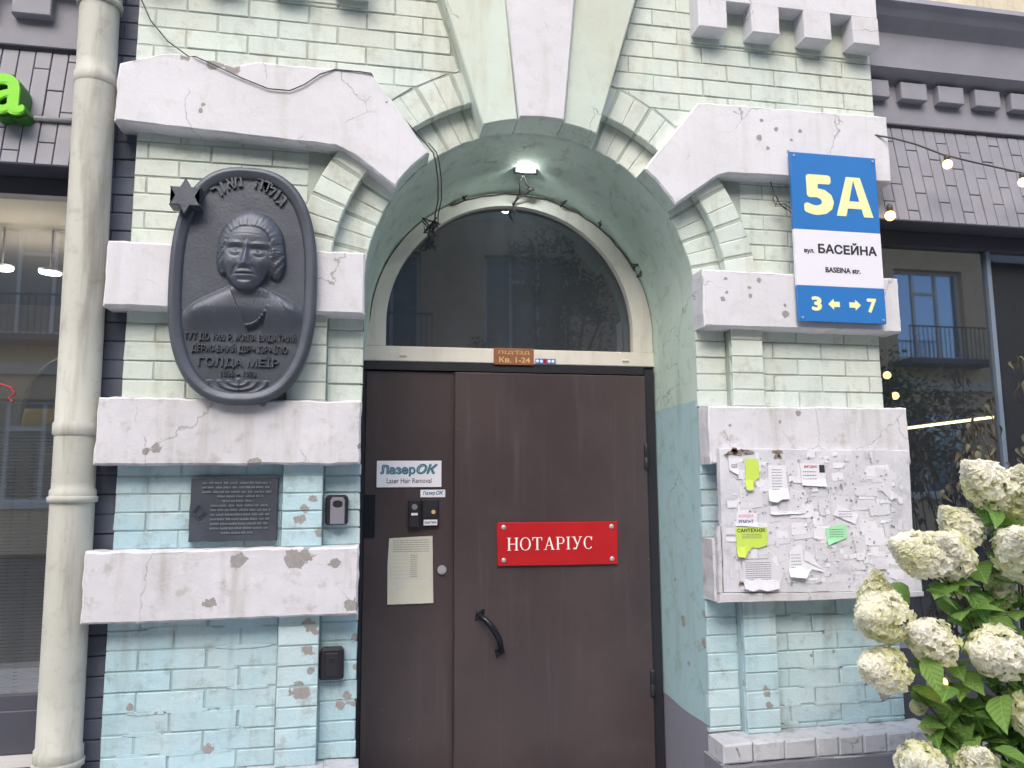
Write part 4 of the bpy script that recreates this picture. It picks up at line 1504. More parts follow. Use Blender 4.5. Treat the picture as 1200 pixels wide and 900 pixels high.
for k in range(26):
    x, z = rg.choice([(rg.uniform(1.59, 1.70), rg.uniform(1.715, 1.74)), (rg.uniform(1.80, 1.87), rg.uniform(1.70, 1.74)), (rg.uniform(2.30, 2.50), rg.uniform(1.12, 1.22)), (rg.uniform(1.61, 1.68), rg.uniform(1.14, 1.28))])
    wv, hv = rg.uniform(.012, .05), rg.uniform(.006, .016)
    tm_.poly3([(x, YN - .0046, z), (x + wv, YN - .0046, z + rg.uniform(-.006, .006)), (x + wv * .8, YN - .0046, z + hv), (x + wv * .2, YN - .0046, z + hv * rg.uniform(.5, 1.3))])
o = tm_.build('torn_backing', MAT['wood'], NB)
o['kind'] = 'stuff'


def sheet(name, label, poly, mat, y, curl=.008, curlside='b', group='papers pasted on the notice board', prints=(), cat='flyer', seed=1):
    """a paper with real thickness; its loose edge lifts off the board"""
    T = thing(name, label, cat, (poly[0][0], y, min(p[1] for p in poly)), group)
    zs = [p[1] for p in poly]
    xs = [p[0] for p in poly]
    z0, z1, x0, x1 = min(zs), max(zs), min(xs), max(xs)
    rg = random.Random(seed)
    pts = rough_outline(poly, .012, .0012, seed)
    b = MB()
    b.prism(pts, y - .0005, y + .0002, 0, back=True)
    bmesh.ops.triangulate(b.bm, faces=b.bm.faces[:])
    bmesh.ops.subdivide_edges(b.bm, edges=[e_ for e_ in b.bm.edges if e_.calc_length() > .015], cuts=2, use_grid_fill=False)
    bmesh.ops.triangulate(b.bm, faces=[f for f in b.bm.faces if len(f.verts) > 3])
    for v in b.bm.verts:
        if curlside == 'b':
            t = max(0, 1 - (v.co.z - z0) / (z1 - z0) * 3.2)
        elif curlside == 'r':
            t = max(0, (v.co.x - x0) / (x1 - x0) * 3 - 2)
        else:
            t = max(0, (v.co.z - z0) / (z1 - z0) * 3 - 2)
        v.co.y -= curl * t * t
    b.build('sheet', MAT[mat], T)
    for (kind, *a) in prints:
        if kind == 't':
            body_, xa, xb, za, zb, mk, bo = a
            put_text('lettering', body_, xa, xb, za, zb, y - .0012, MAT[mk], T, depth=.0004, bold=bo)
        elif kind == 'l':
            m_ = MB()
            xa, xb, za, zb, nl, mk = a
            for q in range(nl):
                z = zb - (zb - za) * q / max(nl - 1, 1)
                x = xa
                while x < xb:
                    ww = rg.uniform(.004, .014)
                    m_.poly3([(x, y - .0011, z), (min(x + ww, xb), y - .0011, z), (min(x + ww, xb), y - .0011, z + .0026), (x, y - .0011, z + .0026)])
                    x += ww + .002
            m_.build('printed_lines', MAT[mk], T)
    return T


YF = YN - .005
sheet('flyer', 'torn lime green strip near the upper corner of the notice board', [(1.694, 1.565), (1.728, 1.565), (1.735, 1.60), (1.765, 1.625), (1.76, 1.705), (1.697, 1.707)], 'lime_paper', YF, .012, 'b', seed=1)
sheet('flyer', 'white sheet with faded lines and torn lower edge, beside the lime strip', [(1.803, 1.515), (1.84, 1.508), (1.87, 1.522), (1.905, 1.52), (1.897, 1.675), (1.81, 1.68)], 'paper', YF, .015, 'b',
      prints=[('l', 1.825, 1.875, 1.54, 1.655, 10, 'ink_grey')], seed=2)
sheet('flyer', 'white card with red heading and small dark square', [(1.975, 1.583), (2.098, 1.578), (2.096, 1.682), (1.968, 1.686)], 'paper', YF, .006, 'b',
      prints=[('t', 'ВИГІДНО', 1.99, 2.055, 1.662, 1.676, 'red_print', .03), ('l', 1.982, 2.05, 1.612, 1.645, 3, 'ink'), ('l', 1.99, 2.08, 1.592, 1.597, 1, 'red_print')], seed=3)
m_ = MB().poly3([(2.066, YF - .0012, 1.642), (2.094, YF - .0012, 1.642), (2.094, YF - .0012, 1.678), (2.066, YF - .0012, 1.678)])
o = m_.build('dark_square', MAT['ink'], bpy.data.objects['flyer.002'])
sheet('flyer', 'tilted white slip with purple print in the middle of the board', [(2.128, 1.447), (2.235, 1.405), (2.250, 1.452), (2.148, 1.498)], 'paper', YF, .006, 'r',
      prints=[('l', 2.152, 2.225, 1.437, 1.462, 3, 'purple_print')], seed=4)
sheet('flyer', 'mint green card tilted on the notice board', [(2.088, 1.312), (2.188, 1.342), (2.186, 1.408), (2.08, 1.387)], 'green_paper', YF, .008, 'b',
      prints=[('l', 2.10, 2.172, 1.347, 1.380, 4, 'ink_grey')], seed=5)
sheet('flyer', 'white slip with pink and purple print above the lime flyer', [(1.637, 1.405), (1.745, 1.398), (1.74, 1.462), (1.645, 1.465)], 'paper', YF, .004, 'b',
      prints=[('t', 'ХОЛОДНА', 1.652, 1.725, 1.440, 1.456, 'pink_print', .02), ('t', 'РЕМОНТ', 1.652, 1.725, 1.414, 1.432, 'purple_print', .03)], seed=6)
sheet('flyer', 'lime green plumber flyer with torn lower edge', [(1.637, 1.272), (1.67, 1.266), (1.69, 1.288), (1.715, 1.310), (1.745, 1.305), (1.785, 1.318), (1.788, 1.398), (1.637, 1.400)], 'lime_paper', YF - .001, .016, 'b',
      prints=[('t', 'САНТЕХНІК', 1.643, 1.78, 1.376, 1.393, 'ink', .03), ('l', 1.665, 1.76, 1.350, 1.366, 3, 'ink_grey')], seed=7)
sheet('flyer', 'grey printed sheet with tear-off strips along the bottom of the board', [(1.665, 1.128), (1.70, 1.118), (1.735, 1.126), (1.77, 1.117), (1.83, 1.125), (1.86, 1.19), (1.80, 1.262), (1.66, 1.262)], 'paper_grey', YF, .018, 'b',
      prints=[('l', 1.672, 1.79, 1.252, 1.256, 1, 'ink'), ('l', 1.675, 1.80, 1.165, 1.24, 9, 'ink_grey')], seed=8)
sheet('flyer', 'peeling white sheet with a curled torn corner low on the board', [(1.885, 1.175), (1.96, 1.168), (2.00, 1.205), (2.055, 1.195), (2.02, 1.245), (1.965, 1.245), (1.955, 1.318), (1.92, 1.31), (1.893, 1.28)], 'paper', YF, .022, 'b',
      prints=[('l', 1.90, 1.95, 1.20, 1.27, 6, 'ink_grey')], seed=9)
sheet('flyer', 'blank white slip folded up at the lower edge of the curled sheet', [(1.962, 1.248), (2.052, 1.205), (2.01, 1.255), (1.97, 1.318)], 'paper', YF - .004, .012, 't', seed=10)
sheet('flyer', 'crumpled white and black scrap at the upper corner of the board', [(1.612, 1.712), (1.62, 1.655), (1.655, 1.635), (1.668, 1.655), (1.64, 1.70)], 'paper', YF, .012, 'b',
      prints=[('l', 1.628, 1.655, 1.665, 1.678, 3, 'ink')], seed=11)
sheet('flyer', 'long thin white strip under the faded sheet', [(1.81, 1.455), (1.84, 1.452), (1.98, 1.458), (1.98, 1.468), (1.85, 1.47), (1.845, 1.495), (1.81, 1.49)], 'paper', YF, .006, 'b',
      prints=[('l', 1.85, 1.975, 1.461, 1.461, 1, 'ink')], seed=12)
sheet('flyer', 'curled grey scrap near the far upper side of the board', [(2.385, 1.555), (2.43, 1.512), (2.452, 1.53), (2.41, 1.60)], 'paper_grey', YF, .03, 'r', seed=13)

# ------------------------------------------------------------------ things on the door
YL = .618
T = thing('notary_sign', 'red sign with white letters screwed to the brown door', 'sign', (.964, .57, 1.188))
MB().prism([(.651, 1.192), (1.277, 1.187), (1.280, 1.402), (.648, 1.406)], .560, .5738, .002).build('plate', MAT['red'], T)
for x, z in ((.682, 1.382), (1.247, 1.378), (.682, 1.220), (1.247, 1.214)):
    MB().tube([(x, .561, z), (x, .5565, z), (x, .554, z)], [.013, .012, .007], 14).build('screw', MAT['chrome'], T, smooth=True)


def serif(ch, x, z, w_, h_, lay):
    """outlines of an antiqua capital in the box x..x+w_, z..z+h_"""
    th, tn, sf = .135 * h_, .05 * h_, .045 * h_
    out = []
    st = lambda cx, t=th: out.append(rect(cx - t / 2, cx + t / 2, z, z + h_))
    def sfs(cx, ww, top=True, bot=True):
        if bot:
            out.append(rect(cx - ww / 2, cx + ww / 2, z, z + sf))
        if top:
            out.append(rect(cx - ww / 2, cx + ww / 2, z + h_ - sf, z + h_))
    def ring(cx, cz, rx, rz, a0, a1, tk=th, n_=28):
        for i in range(n_):
            q = []
            for k in (i, i + 1):
                t = R(a0 + (a1 - a0) * k / n_)
                q.append((t, abs(math.cos(t)) ** 1.5))
            p = []
            for t, m in q:
                p.append((cx + rx * math.cos(t), cz + rz * math.sin(t)))
            for t, m in q[::-1]:
                kx_ = rx - tk * m - tn * (1 - m)
                p.append((cx + kx_ * math.cos(t), cz + (rz - tn - (tk - tn) * .0) * math.sin(t)))
            out.append(p)
    sw = .30 * h_
    if ch == 'Н':
        st(x + sw / 2); st(x + w_ - sw / 2); sfs(x + sw / 2, sw); sfs(x + w_ - sw / 2, sw)
        out.append(rect(x + sw / 2, x + w_ - sw / 2, z + h_ * .48, z + h_ * .48 + tn))
    elif ch == 'І':
        st(x + w_ / 2); sfs(x + w_ / 2, sw)
    elif ch == 'Т':
        st(x + w_ / 2); sfs(x + w_ / 2, sw, top=False)
        out.append(rect(x, x + w_, z + h_ - tn, z + h_))
        out.append([(x, z + h_ * .76), (x + tn * .8, z + h_ * .76), (x + tn * 1.6, z + h_), (x, z + h_)])
        out.append([(x + w_ - tn * .8, z + h_ * .76), (x + w_, z + h_ * .76), (x + w_, z + h_), (x + w_ - tn * 1.6, z + h_)])
    elif ch == 'О':
        ring(x + w_ / 2, z + h_ / 2, w_ / 2, h_ / 2 * 1.03, 0, 360, n_=36)
    elif ch == 'С':
        ring(x + w_ * .53, z + h_ / 2, w_ * .53, h_ / 2 * 1.03, 48, 318, n_=30)
        out.append([(x + w_ * .86, z + h_ * .70), (x + w_ * .94, z + h_ * .70), (x + w_ * .94, z + h_ * 1.0), (x + w_ * .80, z + h_ * .90)])
    elif ch == 'А':
        m = x + w_ * .5
        out.append([(m - tn * .5, z + h_), (m + th * .55, z + h_), (x + w_ - sw * .2, z), (x + w_ - sw * .2 - th * 1.1, z)])
        out.append([(m - tn * .4, z + h_ * .98), (m + tn * .4, z + h_ * .9), (x + sw * .35 + tn, z), (x + sw * .35, z)])
        out.append(rect(x + w_ * .27, x + w_ * .68, z + h_ * .32, z + h_ * .32 + tn))
        sfs(x + sw * .42, sw * .8, top=False); sfs(x + w_ - sw * .48, sw * .9, top=False)
    elif ch == 'Р':
        st(x + sw / 2); sfs(x + sw / 2, sw)
        out.append(rect(x + sw / 2, x + w_ * .6, z + h_ - tn, z + h_))
        out.append(rect(x + sw / 2, x + w_ * .6, z + h_ * .45, z + h_ * .45 + tn))
        ring(x + w_ * .58, z + h_ * .725, w_ * .42, h_ * .275, -90, 90, n_=14)
    elif ch == 'У':
        out.append([(x + sw * .25, z + h_), (x + sw * .25 + th * 1.1, z + h_), (x + w_ * .62, z + h_ * .30), (x + w_ * .48, z + h_ * .30)])
        out.append([(x + w_ - sw * .45, z + h_), (x + w_ - sw * .45 + tn, z + h_), (x + w_ * .42, z), (x + w_ * .30, z)])
        out.append([(x + w_ * .12, z), (x + w_ * .42, z), (x + w_ * .36, z + h_ * .10), (x + w_ * .14, z + h_ * .12)])
        sfs(x + sw * .42, sw, bot=False); sfs(x + w_ - sw * .42, sw * .9, bot=False)
    m_ = MB()
    for k, p in enumerate(out):
        m_.prism(tidy(p, .0004), .5585 - .00004 * k, .5603, 0)
    return m_


xx = .700
HN = .063
for ch, wf in (('Н', .90), ('О', .88), ('Т', .80), ('А', .88), ('Р', .70), ('І', .36), ('У', .84), ('С', .74)):
    serif(ch, xx, 1.267, HN * wf, HN, 0).build('lettering', MAT['white_print'], T, tri=True)
    xx += HN * wf + .0085

T = thing('clinic_sign', 'white plate with teal lettering on the narrow door leaf', 'sign', (.21, .61, 1.585))
MB().prism(rect(.050, .373, 1.585, 1.717), .610, .6178, .001).build('plate', MAT['sign_white'], T)
for nm, mk, dy, bo, dx in (('lettering', 'teal_print', -.0008, .055, .0025), ('lettering', 'sign_white', -.0014, .022, 0), ('lettering', 'teal_print', -.0020, .008, 0)):
    put_text(nm, 'Лазер', .066 + dx, .240 + dx, 1.641 - dx, 1.697 - dx, .610 + dy, MAT[mk], T, bold=bo, depth=.0005)
    put_text(nm, 'ОК', .246 + dx, .352 + dx, 1.652 - dx, 1.702 - dx, .610 + dy, MAT[mk], T, bold=bo, shear=.3, depth=.0005)
put_text('lettering', 'Laser Hair Removal', .100, .322, 1.605, 1.630, .6088, MAT['ink'], T, bold=.0, depth=.0006)
T = thing('clinic_sticker', 'tiny white sticker with teal lettering above the key reader', 'sticker', (.33, .61, 1.534))
MB().prism(rect(.268, .393, 1.534, 1.572), .6145, .6178, .0005).build('plate', MAT['sign_white'], T)
put_text('lettering', 'Лазер', .280, .342, 1.542, 1.565, .6138, MAT['teal_print'], T, bold=.02, depth=.0006)
put_text('lettering', 'ОК', .346, .384, 1.546, 1.567, .6138, MAT['teal_print'], T, bold=.03, shear=.3, depth=.0006)

T = thing('video_intercom', 'narrow black video intercom with camera eye on the door', 'intercom', (.235, .61, 1.384))
MB().prism(rect(.207, .266, 1.384, 1.522), .592, .6178, .004).build('body', MAT['black'], T)
MB().tube([(.238, .594, 1.488), (.238, .587, 1.488)], .014, 18).build('camera_eye', MAT['grey_plastic'], T)
MB().prism(rect(.222, .254, 1.446, 1.458), .590, .5925, .0005).build('name_tag', MAT['sign_white'], T)
MB().prism(rect(.213, .260, 1.390, 1.438), .5895, .5925, .001).build('call_button', MAT['door_dark'], T)
T = thing('key_reader', 'square black key reader with brass contact and white tag', 'key reader', (.316, .61, 1.389))
MB().prism(rect(.274, .359, 1.389, 1.523), .598, .6178, .004).build('body', MAT['black'], T)
MB().prism(rect(.282, .351, 1.435, 1.512), .5955, .5985, .001).build('face_plate', MAT['door_dark'], T)
MB().tube([(.332, .597, 1.462), (.332, .588, 1.462)], .010, 14).build('contact', MAT['tan_print'], T)
MB().prism(rect(.284, .352, 1.396, 1.424), .5958, .5985, .0005).build('name_tag', MAT['sign_white'], T)
put_text('lettering', 'КВАРТИРИ', .289, .347, 1.404, 1.416, .5952, MAT['ink'], T, bold=.03, depth=.0005)

sheet('paper_notice', 'yellowed printed sheet taped to the narrow door leaf', [(.112, 1.016), (.336, 1.017), (.331, 1.343), (.117, 1.335), (.110, 1.21)], 'paper_old', .6165, .006, 'b', group=None, cat='notice',
      prints=[('l', .135, .315, 1.268, 1.322, 6, 'ink_grey'), ('l', .13, .20, 1.13, 1.255, 8, 'paper_grey'), ('l', .222, .255, 1.145, 1.248, 11, 'ink_grey'), ('l', .13, .315, 1.10, 1.125, 3, 'paper_grey'), ('l', .18, .265, 1.083, 1.083, 1, 'ink'), ('l', .155, .285, 1.065, 1.075, 2, 'ink_grey')], seed=14)
T = thing('number_plate', 'small brown plate with flat numbers under the arched window', 'plate', (.745, .59, 2.215))
MB().prism(rect(.640, .852, 2.214, 2.302), .590, .5975, .002).build('plate', MAT['brown_plate'], T)
put_text('lettering', 'ПІДʼЇЗД', .665, .83, 2.268, 2.292, .5890, MAT['tan_print'], T, bold=.01, depth=.0006)
put_text('lettering', 'Кв. 1-24', .668, .832, 2.226, 2.256, .5890, MAT['tan_print'], T, bold=.02, depth=.0006)
T = thing('colour_sticker', 'little blue and white sticker beside the brown number plate', 'sticker', (.92, .59, 2.225))
MB().prism(rect(.862, .972, 2.225, 2.252), .5955, .5978, .0005).build('sheet', MAT['sign_blue'], T)
b = MB()
for q in range(5):
    b.ball((.873 + q * .021, .5950, 2.2385), .0085, 8, 6, (1, .08, 1))
b.build('spots', MAT['white_print'], T)
MB().prism(rect(.905, .922, 2.229, 2.249), .5940, .5955, .0005).build('red_mark', MAT['red'], T)

# ------------------------------------------------------------------ flood lamp and cables in the arch
LX, LY, LZ = .775, .38, 3.215
T = thing('flood_lamp', 'small lit flood lamp under the crown of the arch', 'lamp', (LX, LY, 3.25))
b = MB().prism(rect(LX - .062, LX + .062, LZ - .040, LZ + .042), LY, LY + .016, .004, back=True)
b.build('housing', MAT['black'], T)
b = MB().prism(rect(LX - .046, LX + .046, LZ - .032, LZ + .022), LY - .005, LY + .001, .001)
b.build('lens', MAT['lamp'], T)
ld = bpy.data.lights.new('flood_lamp_light', 'SPOT')
ld.energy = 6
ld.spot_size = R(150)
ld.spot_blend = .8
ld.shadow_soft_size = .04
ld.color = (.93, 1, .96)
lo_ = bpy.data.objects.new('light', ld)
COL.objects.link(lo_)
lo_.location = (LX, LY - .03, LZ - .01)
lo_.rotation_euler = (R(55), 0, 0)
attach(lo_, T)
b = MB()
b.tube([(LX, LY + .03, LZ + .03), (LX, LY + .06, LZ + .07)], .008, 6)
b.build('bracket', MAT['dark_steel'], T)
b = MB()
b.tube([(LX - .01, LY + .02, LZ - .035), (LX - .02, .45, 3.15), (LX - .005, .52, 3.12), (LX - .02, .585, 3.10), (LX - .03, .592, 3.06), (LX - .01, .59, 3.04)], .004, 6)
b.tube([(LX - .01, LY + .02, LZ - .035), (LX + .02, .47, 3.15), (LX + .055, .50, 3.14), (LX + .04, .53, 3.13), (LX, .55, 3.11), (LX - .035, .58, 3.08)], .004, 6)
b.ball((LX + .05, .50, 3.14), .014, 8, 6, (1.6, 1, .8))
b.build('cable', MAT['cable'], T, smooth=True)

T = thing('arch_cable', 'pair of thin cables hanging over the arch edge into a taped knot', 'cable', (.28, .1, 2.9))
b = MB()
q0 = [(.235, .04, 3.14), (.268, -.008, 3.075), (.283, .02, 3.04), (.30, .10, 2.99), (.315, .25, 2.955), (.315, .42, 2.94), (.325, .55, 2.935)]
b.tube(q0, .0034, 6)
b.tube([(x + .016, y + .004, z + .004) for x, y, z in q0], .003, 6)
b.build('cable', MAT['cable'], T, smooth=True)
b = MB()
rg = random.Random(9)
for k in range(5):
    b.tube([(.30 + rg.uniform(-.05, .05), .53 + rg.uniform(-.04, .04), 2.92 + rg.uniform(-.06, .05)) for q in range(6)], .0045, 6)
b.build('knot', MAT['cable'], T, smooth=True)
for (nm, pts_, lab) in (('frame_cable', arc(XC, FZ, .748, 118, 28, 26), 'thin dark cable running along the top of the arched window frame'),):
    T = thing(nm, lab, 'cable', (XC, .59, 2.6))
    b = MB()
    rg = random.Random(2)
    b.tube([(x, .592 + rg.uniform(-.004, .002), z + rg.uniform(-.004, .004)) for x, z in pts_], .0035, 6)
    b.build('cable', MAT['cable'], T, smooth=True)
    for t in (112, 70, 52, 30, 26):
        b = MB()
        x, z = XC + .75 * math.cos(R(t)), FZ + .75 * math.sin(R(t))
        b.tube([(x + rg.uniform(-.018, .018), .575 + rg.uniform(-.04, .015), z + rg.uniform(-.018, .018)) for q in range(9)], .0035, 5)
        b.build('cable_tie', MAT['cable'], T, smooth=True)

T = thing('wall_cable', 'thin cable sagging across the top block above the plaque', 'cable', (-.6, 0, 3.4))
b = MB()
b.tube([(-1.06, .035, 3.83), (-1.0, .03, 3.70), (-.955, .03, 3.60), (-.88, .03, 3.51), (-.79, .028, 3.447), (-.755, -.008, 3.43), (-.68, -.009, 3.40), (-.56, -.008, 3.35), (-.45, -.008, 3.312), (-.36, -.008, 3.312),
        (-.30, -.008, 3.345), (-.235, -.008, 3.40), (-.17, -.002, 3.433), (-.06, -.004, 3.432), (-.012, -.006, 3.428), (.02, .035, 3.39), (.05, .035, 3.345), (.09, .035, 3.30), (.235, .04, 3.14)], .003, 6)
b.build('cable', MAT['cable'], T, smooth=True)
# ------------------------------------------------------------------ hydrangea in front of the second shop
def leaf_mesh(name, L, Wd, fold=.25, droop=.25, mat=None, serr=0.0):
    n = 7
    vs, fs = [], []
    for i in range(n + 1):
        t = i / n
        w_ = Wd * .5 * math.sin(math.pi * min(1, t * .97 + .03) ** .75) * (1 - .15 * t)
        if i == n:
            w_ = 0.0005
        sr = (1 + (serr if i % 2 else -serr))
        z = -droop * L * t * t
        vs += [(-w_ * sr, L * t, z + w_ * fold), (0, L * t, z), (w_ * sr, L * t, z + w_ * fold)]
    for i in range(n):
        a = i * 3
        fs += [(a, a + 1, a + 4, a + 3), (a + 1, a + 2, a + 5, a + 4)]
    me = bpy.data.meshes.new(name)
    me.from_pydata(vs, [], fs)
    me.polygons.foreach_set('use_smooth', [True] * len(me.polygons))
    me.materials.append(mat)
    return me


def place_leaf(me, p, d, roll, s, parent, name='leaf'):
    d = Vector(d).normalized()
    o = bpy.data.objects.new(name, me)
    COL.objects.link(o)
    x = d.cross(Vector((0, 0, 1)))
    x = x.normalized() if x.length > .05 else Vector((1, 0, 0))
    z = x.cross(d)
    Mx = Matrix((x, d, z)).transposed().to_4x4() @ Matrix.Rotation(roll, 4, 'Y') @ Matrix.Scale(s, 4)
    Mx.translation = Vector(p)
    o.matrix_basis = Mx
    attach(o, parent)
    return o


def head_mesh(seed, n=460):
    """a cone-shaped panicle of four-petalled florets, axis +Z, about 0.24 long"""
    rg = random.Random(seed)
    vs, fs, age = [], [], []
    L, Rm = .265, .080
    for k in range(n):
        t = rg.random() ** .8
        a = rg.uniform(0, 2 * math.pi)
        r = Rm * (math.sin(math.pi * (.20 + .79 * t)) ** .8) * (1.22 - .62 * t) * rg.uniform(.86, 1.13)
        p = Vector((r * math.cos(a), r * math.sin(a), L * t - .02))
        nrm = Vector((math.cos(a), math.sin(a), .15 + .9 * t)) + Vector((rg.uniform(-.6, .6), rg.uniform(-.6, .6), rg.uniform(-.6, .6)))
        nrm.normalize()
        u = nrm.cross(Vector((.3, .2, .9))).normalized()
        v = nrm.cross(u)
        s = rg.uniform(.012, .0205)
        ph = rg.uniform(0, 1.6)
        g = min(1, max(0, (1 - t) * .55 + .5 * math.sin(a + seed) * math.cos(t * 4 + seed) + rg.uniform(-.3, .3)))
        for q in range(4):
            b = ph + q * math.pi / 2
            d1 = u * math.cos(b) + v * math.sin(b)
            d2 = u * math.cos(b + .78) + v * math.sin(b + .78)
            d3 = u * math.cos(b - .78) + v * math.sin(b - .78)
            i0 = len(vs)
            vs += [tuple(p), tuple(p + d3 * s * .66 + nrm * s * .25), tuple(p + d1 * s * 1.05 + nrm * s * rg.uniform(-.1, .3)), tuple(p + d2 * s * .66 + nrm * s * .25)]
            fs.append((i0, i0 + 1, i0 + 2, i0 + 3))
            age += [g] * 4
    core = []
    for i in range(9):
        t = i / 8
        r = Rm * .66 * (math.sin(math.pi * (.12 + .84 * t)) ** .8) * (1.22 - .62 * t)
        core.append([(r * math.cos(a), r * math.sin(a), L * t - .02) for a in (2 * math.pi * q / 12 for q in range(12))])
    i0 = len(vs)
    for row in core:
        vs += row
        age += [.75] * 12
    for i in range(8):
        for q in range(12):
            fs.append((i0 + i * 12 + q, i0 + i * 12 + (q + 1) % 12, i0 + i * 12 + 12 + (q + 1) % 12, i0 + i * 12 + 12 + q))
    me = bpy.data.meshes.new('flower_head')
    me.from_pydata(vs, [], fs)
    at = me.attributes.new('age', 'FLOAT', 'POINT')
    at.data.foreach_set('value', age)
    me.materials.append(MAT['petal'])
    return me


HY = thing('hydrangea_bush', 'leafy hydrangea bush with creamy white flower heads in front of the shop', 'bush', (2.62, -.55, 0))
heads = [head_mesh(s) for s in (1, 2, 3)]
LM = [leaf_mesh('leaf', .125, .100, .14, .22, MAT['leaf'], .04), leaf_mesh('leaf', .125, .088, .28, .36, MAT['leaf'], .04)]
# position of each head, direction its tip points, size
FL = [((2.43, -.60, 1.600), (-.75, -.3, .45), 1.0), ((2.60, -.58, 1.555), (-.35, -.55, .55), 1.05), ((2.085, -.62, 1.330), (-.85, -.25, .25), 1.0), ((2.245, -.60, 1.325), (-.55, -.6, .35), 1.05),
      ((2.365, -.52, 1.425), (-.7, -.25, .5), .85), ((2.52, -.66, 1.335), (-.55, -.6, .35), 1.15), ((1.925, -.60, 1.090), (-.75, -.45, .15), 1.05), ((2.01, -.48, 1.150), (-.3, -.4, .75), .85),
      ((2.115, -.62, 1.005), (-.75, -.35, .35), .95), ((2.355, -.66, .955), (-.8, -.45, .1), 1.1), ((1.915, -.60, .900), (-.8, -.4, .2), .92), ((2.53, -.70, .705), (-.35, -.6, -.25), 1.25),
      ((2.055, -.60, .545), (-.5, -.6, .3), 1.0), ((2.285, -.62, .535), (-.3, -.6, .5), .9), ((2.56, -.50, 1.16), (-.1, -.5, .8), .7), ((2.43, -.40, 1.19), (-.3, -.3, .8), .55),
      ((2.22, -.50, .80), (-.6, -.4, .3), .35), ((2.15, -.48, .72), (-.6, -.4, .3), .32), ((2.18, -.5, .645), (-.6, -.2, .1), .38)]
base = Vector((2.65, -.5, 0))
rg = random.Random(31)
leaf_spots = []
for k, (p, d, s) in enumerate(FL):
    p, d = Vector(p), Vector(d).normalized()
    o = bpy.data.objects.new('flower_head', heads[k % 3])
    COL.objects.link(o)
    Mx = d.to_track_quat('Z', 'Y').to_matrix().to_4x4() @ Matrix.Rotation(rg.uniform(0, 6), 4, 'Z') @ Matrix.Scale(s * 1.0, 4)
    Mx.translation = p - d * .10 * s
    o.matrix_basis = Mx
    attach(o, HY)
    a = p - d * .11 * s
    b0 = base + Vector((rg.uniform(-.12, .12), rg.uniform(-.1, .1), 0))
    mid = Vector((b0.x * .55 + a.x * .45 + .10, -.47 + rg.uniform(-.05, .05), a.z * .62))
    path = []
    for i in range(11):
        t = i / 10
        path.append(b0 * (1 - t) ** 2 + mid * 2 * t * (1 - t) + a * t * t)
    MB().tube(path, [.007 - .0045 * i / 10 for i in range(11)], 6).build('stem', MAT['bark'], HY, smooth=True)
    for i in (4, 5, 6, 7, 8, 9):
        for sg in (-1, 1):
            leaf_spots.append((path[i], sg, i))
okleaf = lambda q: q.x > (2.22 + max(0, q.z - 1.3) * .9 if q.z > 1.2 else 2.08) and q.z < 1.24 + max(0, q.x - 2.14) * .95 and q.z > .12
cnt = 0
for (p, sg, i) in leaf_spots:
    d = Vector((sg * rg.uniform(.35, 1.0) - .25, rg.uniform(-.95, -.1), rg.uniform(-.45, .35)))
    tip = p + d.normalized() * .13
    if not (okleaf(p) and okleaf(tip)) or p.x > 2.85:
        continue
    place_leaf(LM[cnt % 2], p, d, rg.uniform(-.5, .5), rg.uniform(.75, 1.2), HY)
    cnt += 1
tries = 0
while cnt < 296 and tries < 6000:
    tries += 1
    p = Vector((rg.uniform(2.08, 2.80), rg.uniform(-.70, -.36), rg.uniform(.30, 1.60)))
    d = Vector((rg.uniform(-1, .7), rg.uniform(-1, -.25), rg.uniform(-.7, .25)))
    tip = p + d.normalized() * .13
    if not (okleaf(p) and okleaf(tip)):
        continue
    if rg.random() < .30 and p.x < 2.28:
        continue
    place_leaf(LM[cnt % 2], p, d, rg.uniform(-.6, .6), rg.uniform(.75, 1.25), HY)
    cnt += 1

T = thing('garden_bulb', 'warm bulb glowing among the hydrangea leaves', 'light', (2.175, -.45, .83))
MB().ball((2.175, -.60, .838), .020, 12, 9).build('bulb', MAT['bulb'], T, smooth=True)
MB().lathe([(.012, .856), (.013, .880), (.004, .888)], 2.175, -.60, 12).build('socket', MAT['cable'], T, smooth=True)
MB().tube([(2.175, -.60, .886), (2.21, -.55, .93), (2.32, -.47, .95), (2.5, -.42, 1.0), (2.75, -.4, 1.1)], .003, 6).build('cable', MAT['cable'], T, smooth=True)
# withered climber beside the shop window
VN = thing('withered_vine', 'withered brown climbing plant against the shop window above the hydrangea', 'vine', (3.25, -.02, 0))
DL = [leaf_mesh('leaf', .062, .034, .6, .6, MAT['dry_leaf']), leaf_mesh('leaf', .055, .026, .9, .9, MAT['dry_leaf'])]
rg = random.Random(5)
cnt = 0
for k in range(17):
    x0 = 3.25 + rg.uniform(-.12, .2)
    top = Vector((rg.uniform(2.80, 3.45), rg.uniform(-.06, .10), rg.uniform(1.62, 2.30)))
    if top.x < 3.05:
        top.z = min(top.z, 1.92)
    if top.x < 2.92:
        top.z = min(top.z, 1.80)
    pth = []
    for i in range(13):
        t = i / 12
        pth.append(Vector((x0 + (top.x - x0) * t ** 1.6 + .03 * math.sin(t * 9 + k), .02 + (top.y - .02) * t + .015 * math.sin(t * 7 + k), top.z * min(1, t * 1.1) - .08 * max(0, t - .85) * 6)))
    MB().tube(pth, [.0055 - .0038 * i / 12 for i in range(13)], 5).build('stem', MAT['bark'], VN, smooth=True)
    for i in range(5, 13):
        for q in range(3):
            p = pth[i] + Vector((rg.uniform(-.03, .03), rg.uniform(-.03, .02), rg.uniform(-.03, .03)))
            place_leaf(DL[cnt % 2], p, (rg.uniform(-.8, .8), rg.uniform(-.5, .3), rg.uniform(-1.3, -.1)), rg.uniform(-1.2, 1.2), rg.uniform(.6, 1.05), VN)
            cnt += 1

